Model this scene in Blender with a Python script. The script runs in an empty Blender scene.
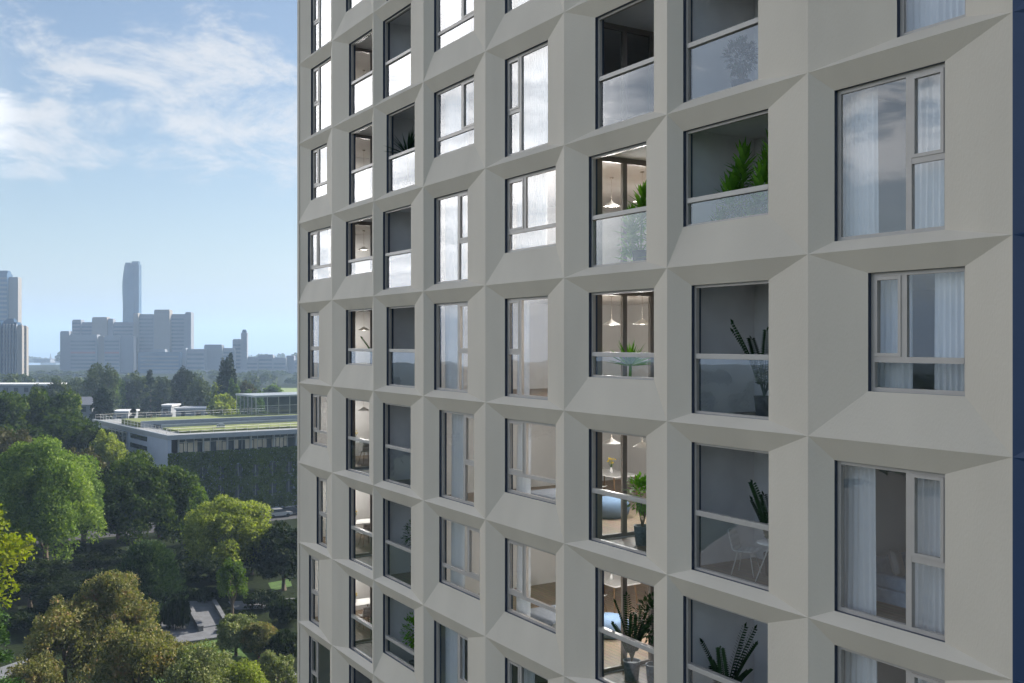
import bpy, math, random
import numpy as np
from mathutils import Vector, Matrix

random.seed(7)
SC = bpy.context.scene
COL = SC.collection
R = math.radians

# ------------------------------------------------------------------ helpers
def link(o, parent=None):
    COL.objects.link(o)
    if parent is not None:
        o.parent = parent
    return o

def tag(o, label=None, cat=None, group=None, kind=None):
    if label: o['label'] = label
    if cat: o['category'] = cat
    if group: o['group'] = group
    if kind: o['kind'] = kind
    return o

def empty(name, loc=(0, 0, 0), rz=0.0, label=None, cat=None, group=None):
    o = bpy.data.objects.new(name, None)
    o.location = loc
    o.rotation_euler = (0, 0, rz)
    COL.objects.link(o)
    return tag(o, label, cat, group)

def np_mesh(name, verts, faces, mats, midx=None, smooth=False):
    """verts (N,3), faces (M,4) numpy -> mesh, fast"""
    me = bpy.data.meshes.new(name)
    n, m = len(verts), len(faces)
    me.vertices.add(n)
    me.vertices.foreach_set('co', np.asarray(verts, dtype=np.float32).ravel())
    me.loops.add(m * 4)
    me.loops.foreach_set('vertex_index', np.asarray(faces, dtype=np.int32).ravel())
    me.polygons.add(m)
    me.polygons.foreach_set('loop_start', np.arange(0, m * 4, 4, dtype=np.int32))
    me.polygons.foreach_set('loop_total', np.full(m, 4, dtype=np.int32))
    if midx is not None:
        me.polygons.foreach_set('material_index', np.asarray(midx, dtype=np.int32))
    me.update(calc_edges=True)
    for mt in mats: me.materials.append(mt)
    if smooth:
        me.polygons.foreach_set('use_smooth', np.ones(m, dtype=bool))
    return me

class MB:
    """mesh builder"""
    def __init__(s):
        s.v = []; s.f = []; s.m = []; s.s = []
    def face(s, pts, m=0, smooth=False):
        i = len(s.v)
        s.v += [tuple(p) for p in pts]
        s.f.append(tuple(range(i, i + len(pts)))); s.m.append(m); s.s.append(smooth)
    def box(s, x0, x1, y0, y1, z0, z1, m=0):
        i = len(s.v)
        s.v += [(x0,y0,z0),(x1,y0,z0),(x1,y1,z0),(x0,y1,z0),(x0,y0,z1),(x1,y0,z1),(x1,y1,z1),(x0,y1,z1)]
        for q in ((0,3,2,1),(4,5,6,7),(0,1,5,4),(1,2,6,5),(2,3,7,6),(3,0,4,7)):
            s.f.append(tuple(i + k for k in q)); s.m.append(m); s.s.append(False)
    def prism(s, poly, z0, z1, m=0, mtop=None):
        n = len(poly); i = len(s.v)
        s.v += [(p[0], p[1], z0) for p in poly] + [(p[0], p[1], z1) for p in poly]
        for k in range(n):
            j = (k + 1) % n
            s.f.append((i+k, i+j, i+n+j, i+n+k)); s.m.append(m); s.s.append(False)
        s.f.append(tuple(i+n+k for k in range(n))); s.m.append(m if mtop is None else mtop); s.s.append(False)
        s.f.append(tuple(i+n-1-k for k in range(n))); s.m.append(m); s.s.append(False)
    def tube(s, pts, rads, n=8, m=0, cap=True):
        pts = [Vector(p) for p in pts]
        if not isinstance(rads, (list, tuple)): rads = [rads] * len(pts)
        rings = []
        for k, p in enumerate(pts):
            d = (pts[min(k+1, len(pts)-1)] - pts[max(k-1, 0)])
            if d.length < 1e-9: d = Vector((0, 0, 1))
            d.normalize()
            a = Vector((0, 0, 1)) if abs(d.z) < .9 else Vector((1, 0, 0))
            e1 = d.cross(a).normalized(); e2 = d.cross(e1)
            i = len(s.v)
            for q in range(n):
                t = 2 * math.pi * q / n
                s.v.append(tuple(p + (e1 * math.cos(t) + e2 * math.sin(t)) * rads[k]))
            rings.append(i)
        for k in range(len(rings) - 1):
            for q in range(n):
                w = (q + 1) % n
                s.f.append((rings[k]+q, rings[k]+w, rings[k+1]+w, rings[k+1]+q)); s.m.append(m); s.s.append(True)
        if cap:
            for r in (rings[0], rings[-1]):
                s.f.append(tuple(r + q for q in range(n))); s.m.append(m); s.s.append(False)
    def lathe(s, prof, cx=0, cy=0, n=20, m=0):
        rings = []
        for r, z in prof:
            i = len(s.v)
            for q in range(n):
                t = 2 * math.pi * q / n
                s.v.append((cx + r * math.cos(t), cy + r * math.sin(t), z))
            rings.append(i)
        for k in range(len(rings) - 1):
            for q in range(n):
                w = (q + 1) % n
                s.f.append((rings[k]+q, rings[k]+w, rings[k+1]+w, rings[k+1]+q)); s.m.append(m); s.s.append(True)
    def build(s, name, mats, parent=None, bevel=0.0):
        me = bpy.data.meshes.new(name)
        me.from_pydata(s.v, [], s.f)
        for mt in (mats if isinstance(mats, (list, tuple)) else [mats]): me.materials.append(mt)
        me.polygons.foreach_set('material_index', s.m)
        me.polygons.foreach_set('use_smooth', s.s)
        me.update()
        o = bpy.data.objects.new(name, me)
        link(o, parent)
        if bevel:
            b = o.modifiers.new('bevel', 'BEVEL'); b.width = bevel; b.segments = 2; b.limit_method = 'ANGLE'
        return o

# ------------------------------------------------------------------ materials
def mat_new(name):
    m = bpy.data.materials.new(name); m.use_nodes = True
    nt = m.node_tree; nt.nodes.clear()
    out = nt.nodes.new('ShaderNodeOutputMaterial')
    return m, nt, out

def N(nt, t, **kw):
    n = nt.nodes.new(t)
    for k, v in kw.items():
        if k in n.inputs.keys() if isinstance(k, str) else False:
            n.inputs[k].default_value = v
        else:
            setattr(n, k, v)
    return n

def surf(name, col, rough=.6, metal=0.0, var=.12, scale=3.0, bump=0.0, bscale=40.0, spec=.5, stretch=(1, 1, 1)):
    """general surface: base colour varied by noise"""
    m, nt, out = mat_new(name)
    b = nt.nodes.new('ShaderNodeBsdfPrincipled')
    b.inputs['Roughness'].default_value = rough
    b.inputs['Metallic'].default_value = metal
    b.inputs['Specular IOR Level'].default_value = spec
    tc = nt.nodes.new('ShaderNodeTexCoord')
    mp = nt.nodes.new('ShaderNodeMapping'); mp.inputs['Scale'].default_value = stretch
    nt.links.new(tc.outputs['Object'], mp.inputs[0])
    nz = nt.nodes.new('ShaderNodeTexNoise'); nz.inputs['Scale'].default_value = scale; nz.inputs['Detail'].default_value = 5
    nt.links.new(mp.outputs[0], nz.inputs['Vector'])
    cr = nt.nodes.new('ShaderNodeValToRGB')
    c = np.array(col)
    cr.color_ramp.elements[0].position = .3; cr.color_ramp.elements[1].position = .7
    cr.color_ramp.elements[0].color = (*(c * (1 - var)), 1); cr.color_ramp.elements[1].color = (*np.minimum(c * (1 + var), 1), 1)
    nt.links.new(nz.outputs['Fac'], cr.inputs[0]); nt.links.new(cr.outputs[0], b.inputs['Base Color'])
    if bump:
        n2 = nt.nodes.new('ShaderNodeTexNoise'); n2.inputs['Scale'].default_value = bscale; n2.inputs['Detail'].default_value = 4
        nt.links.new(mp.outputs[0], n2.inputs['Vector'])
        bp = nt.nodes.new('ShaderNodeBump'); bp.inputs['Strength'].default_value = bump; bp.inputs['Distance'].default_value = .02
        nt.links.new(n2.outputs['Fac'], bp.inputs['Height']); nt.links.new(bp.outputs[0], b.inputs['Normal'])
    nt.links.new(b.outputs[0], out.inputs[0])
    return m

def glass(name, ior=1.9, tint=(1, 1, 1), wav=.0025, extra=0.0):
    """thin pane: transparent + fresnel mirror, slightly wavy"""
    m, nt, out = mat_new(name)
    tr = nt.nodes.new('ShaderNodeBsdfTransparent'); tr.inputs[0].default_value = (*tint, 1)
    gl = nt.nodes.new('ShaderNodeBsdfGlossy'); gl.inputs['Roughness'].default_value = 0.0
    gl.inputs['Color'].default_value = (.97, .98, 1, 1)
    fr = nt.nodes.new('ShaderNodeFresnel')      # same mirror from both sides of the pane
    ge = nt.nodes.new('ShaderNodeNewGeometry'); e1 = nt.nodes.new('ShaderNodeMath'); e1.operation = 'MULTIPLY_ADD'; e1.inputs[1].default_value = -2; e1.inputs[2].default_value = 1
    nt.links.new(ge.outputs['Backfacing'], e1.inputs[0]); e2 = nt.nodes.new('ShaderNodeMath'); e2.operation = 'POWER'; e2.inputs[0].default_value = ior
    nt.links.new(e1.outputs[0], e2.inputs[1]); nt.links.new(e2.outputs[0], fr.inputs[0])
    tc = nt.nodes.new('ShaderNodeTexCoord')
    nz = nt.nodes.new('ShaderNodeTexNoise'); nz.inputs['Scale'].default_value = .9; nz.inputs['Detail'].default_value = 1
    nt.links.new(tc.outputs['Object'], nz.inputs['Vector'])
    bp = nt.nodes.new('ShaderNodeBump'); bp.inputs['Strength'].default_value = 1.0; bp.inputs['Distance'].default_value = wav
    nt.links.new(nz.outputs['Fac'], bp.inputs['Height']); nt.links.new(bp.outputs[0], gl.inputs['Normal'])
    ad = nt.nodes.new('ShaderNodeMath'); ad.operation = 'ADD'; ad.use_clamp = True; ad.inputs[1].default_value = extra
    nt.links.new(fr.outputs[0], ad.inputs[0])
    mx = nt.nodes.new('ShaderNodeMixShader')
    nt.links.new(ad.outputs[0], mx.inputs[0]); nt.links.new(tr.outputs[0], mx.inputs[1]); nt.links.new(gl.outputs[0], mx.inputs[2])
    nt.links.new(mx.outputs[0], out.inputs[0])
    return m

def cloth(name, col, transl=.45, rough=.9):
    m, nt, out = mat_new(name)
    d = nt.nodes.new('ShaderNodeBsdfDiffuse'); d.inputs[0].default_value = (*col, 1)
    t = nt.nodes.new('ShaderNodeBsdfTranslucent'); t.inputs[0].default_value = (*col, 1)
    mx = nt.nodes.new('ShaderNodeMixShader'); mx.inputs[0].default_value = transl
    nt.links.new(d.outputs[0], mx.inputs[1]); nt.links.new(t.outputs[0], mx.inputs[2])
    nt.links.new(mx.outputs[0], out.inputs[0])
    return m

def leaf(name, cols, transl=.35, tcol=None, nscale=.25):
    """foliage: colour differs from leaf to leaf and from spray to spray"""
    m, nt, out = mat_new(name)
    geo = nt.nodes.new('ShaderNodeNewGeometry')
    tc = nt.nodes.new('ShaderNodeTexCoord')
    nz = nt.nodes.new('ShaderNodeTexNoise'); nz.inputs['Scale'].default_value = nscale; nz.inputs['Detail'].default_value = 3
    nt.links.new(tc.outputs['Object'], nz.inputs['Vector'])
    mt = nt.nodes.new('ShaderNodeMath'); mt.operation = 'MULTIPLY_ADD'; mt.inputs[1].default_value = .55
    nt.links.new(geo.outputs['Random Per Island'], mt.inputs[0])
    m2 = nt.nodes.new('ShaderNodeMath'); m2.operation = 'MULTIPLY_ADD'; m2.inputs[1].default_value = 1.5; m2.inputs[2].default_value = -.52
    nt.links.new(nz.outputs['Fac'], m2.inputs[0]); nt.links.new(m2.outputs[0], mt.inputs[2])
    cr = nt.nodes.new('ShaderNodeValToRGB')
    e = cr.color_ramp.elements
    e[0].position = 0; e[0].color = (*cols[0], 1); e[1].position = 1; e[1].color = (*cols[-1], 1)
    for i in range(1, len(cols) - 1):
        x = e.new(i / (len(cols) - 1)); x.color = (*cols[i], 1)
    nt.links.new(mt.outputs[0], cr.inputs[0])
    d = nt.nodes.new('ShaderNodeBsdfPrincipled'); d.inputs['Roughness'].default_value = .6; d.inputs['Specular IOR Level'].default_value = .12
    nt.links.new(cr.outputs[0], d.inputs['Base Color'])
    t = nt.nodes.new('ShaderNodeBsdfTranslucent')
    mm = nt.nodes.new('ShaderNodeMix'); mm.data_type = 'RGBA'; mm.blend_type = 'MULTIPLY'; mm.inputs[0].default_value = 1
    mm.inputs[7].default_value = (*(tcol or (1.05, 1.2, .4)), 1)
    nt.links.new(cr.outputs[0], mm.inputs[6]); nt.links.new(mm.outputs[2], t.inputs[0])
    mx = nt.nodes.new('ShaderNodeMixShader'); mx.inputs[0].default_value = transl
    nt.links.new(d.outputs[0], mx.inputs[1]); nt.links.new(t.outputs[0], mx.inputs[2])
    nt.links.new(mx.outputs[0], out.inputs[0])
    return m

def emit(name, col, st):
    m, nt, out = mat_new(name)
    e = nt.nodes.new('ShaderNodeEmission'); e.inputs[0].default_value = (*col, 1); e.inputs[1].default_value = st
    nt.links.new(e.outputs[0], out.inputs[0])
    return m

M = {}
M['clad'] = surf('cladding_panels', (.71, .618, .495), rough=.7, var=.055, scale=.7, bump=.22, bscale=45, stretch=(1, 1, .35))
M['navy'] = surf('navy_panels', (.012, .042, .115), rough=.5, var=.06, scale=1.2, bump=.05)
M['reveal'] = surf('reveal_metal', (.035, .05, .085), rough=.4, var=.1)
M['frame'] = surf('window_frame_metal', (.55, .49, .43), rough=.45, metal=.1, var=.05)
M['bronze'] = surf('bronze_door_frame', (.24, .205, .175), rough=.4, metal=.1, var=.08)
M['rail'] = surf('handrail_metal', (.52, .475, .42), rough=.4, metal=.1, var=.04)
M['glass'] = glass('window_glass', ior=1.75, tint=(.97, .985, .99), wav=.005, extra=.08)
M['bglass'] = glass('balustrade_glass', ior=1.8, tint=(.93, .965, .98), wav=.002, extra=.10)
M['dglass'] = glass('door_glass', ior=1.5, tint=(.94, .95, .94), wav=.001)
M['blank'] = surf('dark_blind_glass', (.05, .06, .07), rough=.08, var=.1)
M['plaster'] = surf('loggia_plaster', (.88, .86, .86), rough=.85, var=.05, scale=2, bump=.15, bscale=80)
M['wall'] = surf('room_wall', (.80, .785, .76), rough=.8, var=.02)
M['ceil'] = surf('room_ceiling', (.88, .87, .85), rough=.9, var=.02)
M['roof'] = surf('roof_gravel', (.30, .29, .28), rough=.95, var=.3, scale=8)
M['white'] = surf('white_lacquer', (.80, .79, .77), rough=.35, var=.02)
M['curtain'] = cloth('sheer_curtain', (.96, .96, .96), .15)
M['blue'] = surf('blue_fabric', (.16, .24, .36), rough=.95, var=.12, scale=12, bump=.4, bscale=200)
M['greyfab'] = surf('grey_fabric', (.30, .32, .36), rough=.95, var=.12, scale=12, bump=.4, bscale=200)
M['bluegrey'] = surf('blue_grey_fabric', (.24, .33, .45), rough=.95, var=.10, scale=12, bump=.4, bscale=200)
M['palefab'] = surf('pale_cushion_fabric', (.55, .53, .50), rough=.95, var=.08, scale=12, bump=.4, bscale=200)
M['pot'] = surf('glazed_blue_pot', (.10, .15, .19), rough=.45, var=.35, scale=14)
M['dpot'] = surf('charcoal_pot', (.05, .055, .065), rough=.5, var=.25, scale=14)
M['lamp_white'] = surf('lamp_shade_white', (.82, .80, .76), rough=.4, var=.02)
M['bulb'] = emit('lit_bulb', (1.0, .92, .80), 6.0)
M['wicker'] = surf('wood_legs', (.33, .22, .13), rough=.6, var=.2, scale=20, stretch=(1, 1, .1))
M['yellow'] = surf('yellow_petals', (.7, .5, .04), rough=.7, var=.2, scale=30)
M['bark'] = surf('bark', (.11, .085, .06), rough=.95, var=.35, scale=6, bump=.8, bscale=18, stretch=(1, 1, .25))

def wood_floor(name, c1, c2):
    m, nt, out = mat_new(name)
    b = nt.nodes.new('ShaderNodeBsdfPrincipled'); b.inputs['Roughness'].default_value = .5
    tc = nt.nodes.new('ShaderNodeTexCoord')
    br = nt.nodes.new('ShaderNodeTexBrick'); br.inputs['Scale'].default_value = 1.0
    br.inputs['Brick Width'].default_value = 1.4; br.inputs['Row Height'].default_value = .14; br.inputs['Mortar Size'].default_value = .004
    br.inputs['Color1'].default_value = (*c1, 1); br.inputs['Color2'].default_value = (*c2, 1); br.inputs['Mortar'].default_value = (.03, .02, .015, 1)
    nz = nt.nodes.new('ShaderNodeTexNoise'); nz.inputs['Scale'].default_value = 9
    mp = nt.nodes.new('ShaderNodeMapping'); mp.inputs['Scale'].default_value = (.3, 4, 1)
    nt.links.new(tc.outputs['Object'], br.inputs['Vector']); nt.links.new(tc.outputs['Object'], mp.inputs[0]); nt.links.new(mp.outputs[0], nz.inputs['Vector'])
    mx = nt.nodes.new('ShaderNodeMix'); mx.data_type = 'RGBA'; mx.blend_type = 'OVERLAY'; mx.inputs[0].default_value = .5
    nt.links.new(br.outputs['Color'], mx.inputs[6]); nt.links.new(nz.outputs['Color'], mx.inputs[7])
    nt.links.new(mx.outputs[2], b.inputs['Base Color']); nt.links.new(b.outputs[0], out.inputs[0])
    return m
M['floor'] = wood_floor('oak_floor', (.34, .25, .17), (.29, .21, .145))
M['deck'] = wood_floor('loggia_decking', (.24, .18, .13), (.20, .15, .115))

# ------------------------------------------------------------------ camera (level, 35 mm)
CAM_Z = 30.0
cam_d = bpy.data.cameras.new('camera'); cam_d.lens = 35.0; cam_d.sensor_width = 36.0
cam_d.clip_start = .1; cam_d.clip_end = 20000
cam = bpy.data.objects.new('camera', cam_d); COL.objects.link(cam)
cam.location = (0, 0, CAM_Z); cam.rotation_euler = (R(90), 0, 0)
SC.camera = cam
F = 995.6
def bearing(px, dist):          # ground position at a bearing and a distance
    return (px - 512.0) / F * dist
def height(py, dist):           # height above ground of something seen at that elevation
    return CAM_Z - (py - 341.5) * dist / F

# ------------------------------------------------------------------ the apartment tower
W, H = 3.55, 3.0
HEAD, SILL, SILL_S = .366, .186, .78
REC = .16
TOWER_ANG = math.atan2(-.8524, .5231)
tower = empty('apartment_tower', (-8.11, 37.62, 0), TOWER_ANG,
              'tall beige apartment tower with faceted panel facade filling the right of the photo', 'building')
def L(n): return CAM_Z - .52 * H + n * H          # floor line under row n
TH = TOWER_ANG
def local_world(u, y, z):
    c, s = math.cos(TH), math.sin(TH)
    return (-8.11 + u * c - y * s, 37.62 + u * s + y * c, z)

# opening of every cell: (from, to, short sill?, kind)
O_ = {
 0: {4: (1.02, 3.03, 0, 'NL'), 3: (1.02, 3.03, 0, 'NL'), 2: (1.02, 2.64, 1, 'SL'), 1: (.70, 3.03, 1, 'SL'), 0: (.70, 1.85, 0, 'ONE'),
     -1: (1.02, 2.64, 1, 'SL'), -2: (1.61, 2.64, 0, 'ONE'), -3: (.81, 1.85, 0, 'ONE'), -4: (.81, 2.95, 0, 'NL')},
 1: {4: (.87, 2.85, 1, 'G'), 3: (1.14, 3.1, 0, 'G'), 2: (1.14, 3.1, 0, 'G'), 1: (.87, 3.1, 1, 'G'), 0: (.87, 3.1, 1, 'G'),
     -1: (.87, 2.85, 0, 'G'), -2: (1.14, 3.1, 0, 'G'), -3: (1.14, 3.1, 0, 'G'), -4: (1.14, 3.1, 0, 'G')},
 2: {4: (.65, 2.65, 0, 'B'), 3: (.38, 2.39, 0, 'B'), 2: (.65, 2.65, 0, 'B'), 1: (.38, 2.40, 0, 'B'), 0: (.65, 2.65, 0, 'B'), -1: (.38, 2.38, 0, 'B'),
     -2: (.38, 2.40, 0, 'B'), -3: (.38, 2.63, 1, 'B'), -4: (.65, 2.65, 0, 'B')},
 3: {4: (.35, 2.33, 0, 'NR'), 3: (.35, 2.67, 1, 'SR'), 2: (.35, 2.67, 1, 'SR'), 1: (.35, 2.33, 0, 'NR'), 0: (.35, 2.33, 0, 'NR'), -1: (.67, 2.67, 0, 'NR'),
     -2: (.67, 2.98, 1, 'SR'), -3: (.35, 2.33, 0, 'NR'), -4: (.35, 2.67, 1, 'SR')},
 4: {4: (.70, 2.65, 0, 'NL'), 3: (.70, 2.98, 1, 'SL'), 2: (.70, 2.65, 0, 'NL'), 1: (.70, 2.98, 1, 'SL'), 0: (.70, 2.65, 0, 'NL'), -1: (.70, 2.98, 1, 'SL'),
     -2: (.70, 2.98, 1, 'SL'), -3: (.70, 2.65, 0, 'NL'), -4: (.70, 2.98, 1, 'SL')},
 5: {3: (.73, 2.72, 0, 'G'), 2: (.97, 2.96, 0, 'G'), 1: (.73, 2.72, 0, 'G'), 0: (.73, 2.96, 1, 'G'), -1: (.73, 2.72, 0, 'G'), -2: (.97, 2.96, 0, 'G'), -3: (.73, 2.72, 0, 'G')},
 6: {3: (.53, 2.52, 0, 'B'), 2: (.29, 2.27, 0, 'B'), 1: (.29, 2.51, 1, 'B'), 0: (.53, 2.52, 0, 'B'), -1: (.53, 2.52, 0, 'B'), -2: (.29, 2.50, 0, 'B'), -3: (.53, 2.52, 0, 'B')},
 7: {3: (.40, 2.42, 0, 'NR'), 2: (1.60, 2.75, 0, 'ONE'), 1: (.41, 2.42, 0, 'NR'), 0: (1.07, 2.74, 1, 'SL'), -1: (.41, 2.42, 0, 'NR'), -2: (.41, 2.42, 0, 'NR'), -3: (1.07, 2.74, 1, 'SL')},
}
ROWS = range(-9, 8)
NC = 9
rnd = random.Random(3)
def opening(c, r):
    if c in O_ and r in O_[c]:
        return O_[c][r]
    a = rnd.choice([.38, .55, .70, 1.05]); b = rnd.choice([2.3, 2.6, 2.95])
    if c in (8, ) : a = 1.2
    return (a, b, rnd.random() < .35, 'X')
OP = {(c, r): opening(c, r) for c in range(NC) for r in ROWS}

def ozone(c, r):
    a, b, s, k = OP[(c, r)]
    return c * W + a, c * W + b, L(r) + (SILL_S if s else SILL), L(r + 1) - HEAD

fac = MB(); nav = MB(); REV = {}
for (c, r), (a, b, s, k) in OP.items():
    x0, x1, z0, z1 = c * W, (c + 1) * W, L(r), L(r + 1)
    u0, u1, w0, w1 = ozone(c, r)
    t = nav if c >= 8 else fac
    A = [(x0, 0, z0), (x1, 0, z0), (x1, 0, z1), (x0, 0, z1)]
    B = [(u0, REC, w0), (u1, REC, w0), (u1, REC, w1), (u0, REC, w1)]
    for i in range(4):
        j = (i + 1) % 4
        t.face([A[i], A[j], B[j], B[i]])
    Cc = [(p[0], .40, p[2]) for p in B]
    REV[(c, r)] = [[B[i], B[(i + 1) % 4], Cc[(i + 1) % 4], Cc[i]] for i in range(4)]
    if k == 'X':
        q = MB(); q.box(u0 - .01, u1 + .01, .25, .28, w0 - .01, w1 + .01)
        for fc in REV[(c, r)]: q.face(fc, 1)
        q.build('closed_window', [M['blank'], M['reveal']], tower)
zb, zt = L(-9), L(8)
XN = NC * W
# plinth, parapet, end walls
fac.box(0, 8 * W, .05, .5, 0, zb); nav.box(8 * W, XN, .05, .5, 0, zb)
fac.box(0, 8 * W, 0.0, .45, zt, zt + .9); nav.box(8 * W + .003, XN, 0.0, .45, zt, zt + .9)
fac.box(-.02, .16, .003, 16, 0, zt + .9); nav.box(XN, XN + .2, .003, 16, 0, zt + .9)
fac.box(0.16, XN, 15.8, 16, 0, zt + .9)
facade = fac.build('facade', M['clad'], tower)
nv = nav.build('facade', M['navy'], tower); nv['label'] = 'dark navy blue faceted facade section'
rf = MB(); rf.box(.16, XN, .45, 15.8, zt - .1, zt + .2); rf.build('roof', M['roof'], tower)

# --- windows and loggias
FR0, FR1 = .235, .31
RAILZ = 1.28
for (c, r), (a, b, s, k) in OP.items():
    if k == 'X': continue
    u0, u1, w0, w1 = ozone(c, r)
    rz = L(r) + RAILZ
    g = MB(); f = MB()
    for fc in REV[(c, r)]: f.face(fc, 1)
    w = u1 - u0
    if k in ('G', 'B'):
        t = .05
        f.box(u0, u0 + t, FR0, FR1, w0, w1); f.box(u1 - t, u1, FR0, FR1, w0, w1)
        f.box(u0 + t, u1 - t, FR0, FR1, w1 - t, w1); f.box(u0 + t, u1 - t, FR0, FR1, w0, w0 + .045)
        lg = f.build('loggia_frame', [M['frame'], M['reveal']], tower)
        h = MB(); h.box(u0 + t + .002, u1 - t - .002, FR0 - .025, FR1 + .02, rz - .05, rz + .05)
        h.build('handrail', M['rail'], lg, bevel=.008)
        g.face([(u0 + t + .002, FR0 + .03, w0 + .046), (u1 - t - .002, FR0 + .03, w0 + .046), (u1 - t - .002, FR0 + .03, rz - .051), (u0 + t + .002, FR0 + .03, rz - .051)])
        g.build('balustrade_glass', M['bglass'], lg)
        if k == 'G':     # glazed wall between room and loggia
            d = MB(); x = c * W + .60; zf = L(r) + .12; zc = L(r) + 2.72
            for y0, y1 in ((.41, .60), (1.18, 1.30), (1.98, 2.15)):
                d.box(x - .04, x + .04, y0, y1, zf, zc)
            for y0, y1 in ((.60, 1.18), (1.30, 1.98)):
                d.box(x - .035, x + .035, y0, y1, zf, zf + .10); d.box(x - .035, x + .035, y0, y1, zc - .12, zc)
                d.face([(x, y0 - .01, zf + .09), (x, y1 + .01, zf + .09), (x, y1 + .01, zc - .11), (x, y0 - .01, zc - .11)], 1)
            d.box(x + .04, x + .07, .41, 2.14, zf, zf + .02, 2)
            d.build('balcony_door', [M['bronze'], M['dglass'], M['white']], lg)
    else:
        t = .065
        f.box(u0, u0 + t, FR0, FR1, w0, w1); f.box(u1 - t, u1, FR0, FR1, w0, w1)
        f.box(u0 + t, u1 - t, FR0, FR1, w1 - t, w1); f.box(u0 + t, u1 - t, FR0, FR1, w0, w0 + t)
        i0, i1, j0, j1 = u0 + t, u1 - t, w0 + t, w1 - t
        m_ = .05
        panes = []
        def sash(x0, x1, z0, z1, q=.055):      # opening light with its own frame, a little proud
            f.box(x0 + .002, x0 + q, FR0 - .012, FR1 - .01, z0 + .002, z1 - .002); f.box(x1 - q, x1 - .002, FR0 - .012, FR1 - .01, z0 + .002, z1 - .002)
            f.box(x0 + q, x1 - q, FR0 - .012, FR1 - .01, z0 + .002, z0 + q); f.box(x0 + q, x1 - q, FR0 - .012, FR1 - .01, z1 - q, z1 - .002)
            panes.append((x0 + q, x1 - q, z0 + q, z1 - q))
        if k in ('NL', 'NR'):
            x = u0 + w * (.32 if k == 'NL' else .67)
            f.box(x - m_, x + m_, FR0 - .004, FR1, j0, j1)
            n0, n1, b0, b1 = (i0, x - m_, x + m_, i1) if k == 'NL' else (x + m_, i1, i0, x - m_)
            f.box(n0, n1, FR0, FR1, rz - .045, rz + .045)
            sash(n0, n1, rz + .045, j1); panes.append((n0, n1, j0, rz - .045)); panes.append((b0, b1, j0, j1))
        elif k in ('SL', 'SR'):
            x = u0 + w * (.36 if k == 'SL' else .66)
            f.box(i0, i1, FR0 - .004, FR1, rz - .045, rz + .045)
            f.box(x - m_, x + m_, FR0, FR1, rz + .045, j1)
            n0, n1, b0, b1 = (i0, x - m_, x + m_, i1) if k == 'SL' else (x + m_, i1, i0, x - m_)
            sash(n0, n1, rz + .045, j1); panes.append((b0, b1, rz + .045, j1)); panes.append((i0, i1, j0, rz - .045))
        else:
            f.box(i0, i1, FR0, FR1, rz - .045, rz + .045)
            sash(i0, i1, rz + .045, j1); panes.append((i0, i1, j0, rz - .045))
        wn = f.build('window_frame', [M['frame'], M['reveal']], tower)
        for p in panes:
            tl = rnd.uniform(-.0022, .0022); tk = rnd.uniform(-.0022, .0022); y = FR0 + .03   # panes never sit perfectly parallel
            g.face([(p[0] - .004, y - tl - tk, p[2] - .004), (p[1] + .004, y + tl - tk, p[2] - .004), (p[1] + .004, y + tl + tk, p[3] + .004), (p[0] - .004, y - tl + tk, p[3] + .004)])
        g.build('glass', M['glass'], wn)

# --- rooms
def room(name, poly, r, cells, skip=(), mats=None, z0=.12, z1=2.72):
    mb = MB(); a, b = L(r) + z0, L(r) + z1
    n = len(poly)
    mb.face([(p[0], p[1], a) for p in poly], 0)
    mb.face([(p[0], p[1], b) for p in poly][::-1], 1)
    for i in range(n):
        if i in skip: continue
        p, q = poly[i], poly[(i + 1) % n]
        if i == 0 and cells:      # facade side with openings
            x = p[0]
            for c in cells:
                u0, u1, w0, w1 = ozone(c, r)
                e = min((c + 1) * W, q[0]) if c != cells[-1] else q[0]
                mb.face([(x, .4, a), (u0, .4, a), (u0, .4, b), (x, .4, b)], 2)
                mb.face([(u1, .4, a), (e, .4, a), (e, .4, b), (u1, .4, b)], 2)
                mb.face([(u0, .4, a), (u1, .4, a), (u1, .4, w0), (u0, .4, w0)], 2)
                mb.face([(u0, .4, w1), (u1, .4, w1), (u1, .4, b), (u0, .4, b)], 2)
                x = e
        else:
            mb.face([(p[0], p[1], a), (q[0], q[1], a), (q[0], q[1], b), (p[0], p[1], b)], 2)
    return mb.build(name, mats, tower)
RM = [M['floor'], M['ceil'], M['wall']]
LM = [M['deck'], M['ceil'], M['plaster']]
for r in range(-4, 5):
    room('room', [(.2, .4), (W + .6, .4), (W + .6, 2.25), (3*W - .1, 2.25), (3*W - .1, 7), (.2, 7)], r, [0], (1,), RM)
    room('loggia_walls', [(W + .6, .4), (2*W - .1, .4), (2*W - .1, 2.15), (W + .6, 2.15)], r, [1], (3,), LM)
    room('loggia_walls', [(2*W + .1, .4), (3*W - .1, .4), (3*W - .1, 2.15), (2*W + .1, 2.15)], r, [2], (), LM)
    rc = [3, 4]
    if r in range(-3, 4):
        room('room', [(3*W + .1, .4), (5*W + .6, .4), (5*W + .6, 2.25), (6*W - .1, 2.25), (6*W - .1, 7), (3*W + .1, 7)], r, rc, (1,), RM)
        room('loggia_walls', [(5*W + .6, .4), (6*W - .1, .4), (6*W - .1, 2.15), (5*W + .6, 2.15)], r, [5], (3,), LM)
        room('loggia_walls', [(6*W + .15, .4), (7*W - .1, .4), (7*W - .1, 2.2), (6*W + .15, 2.2)], r, [6], (), LM)
        room('room', [(7*W + .15, .4), (8*W - .1, .4), (8*W - .1, 7), (6*W + .1, 7), (6*W + .1, 2.35), (7*W + .15, 2.35)], r, [7], (), RM)
    else:
        room('room', [(3*W + .1, .4), (5*W - .1, .4), (5*W - .1, 7), (3*W + .1, 7)], r, rc, (), RM)

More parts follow.
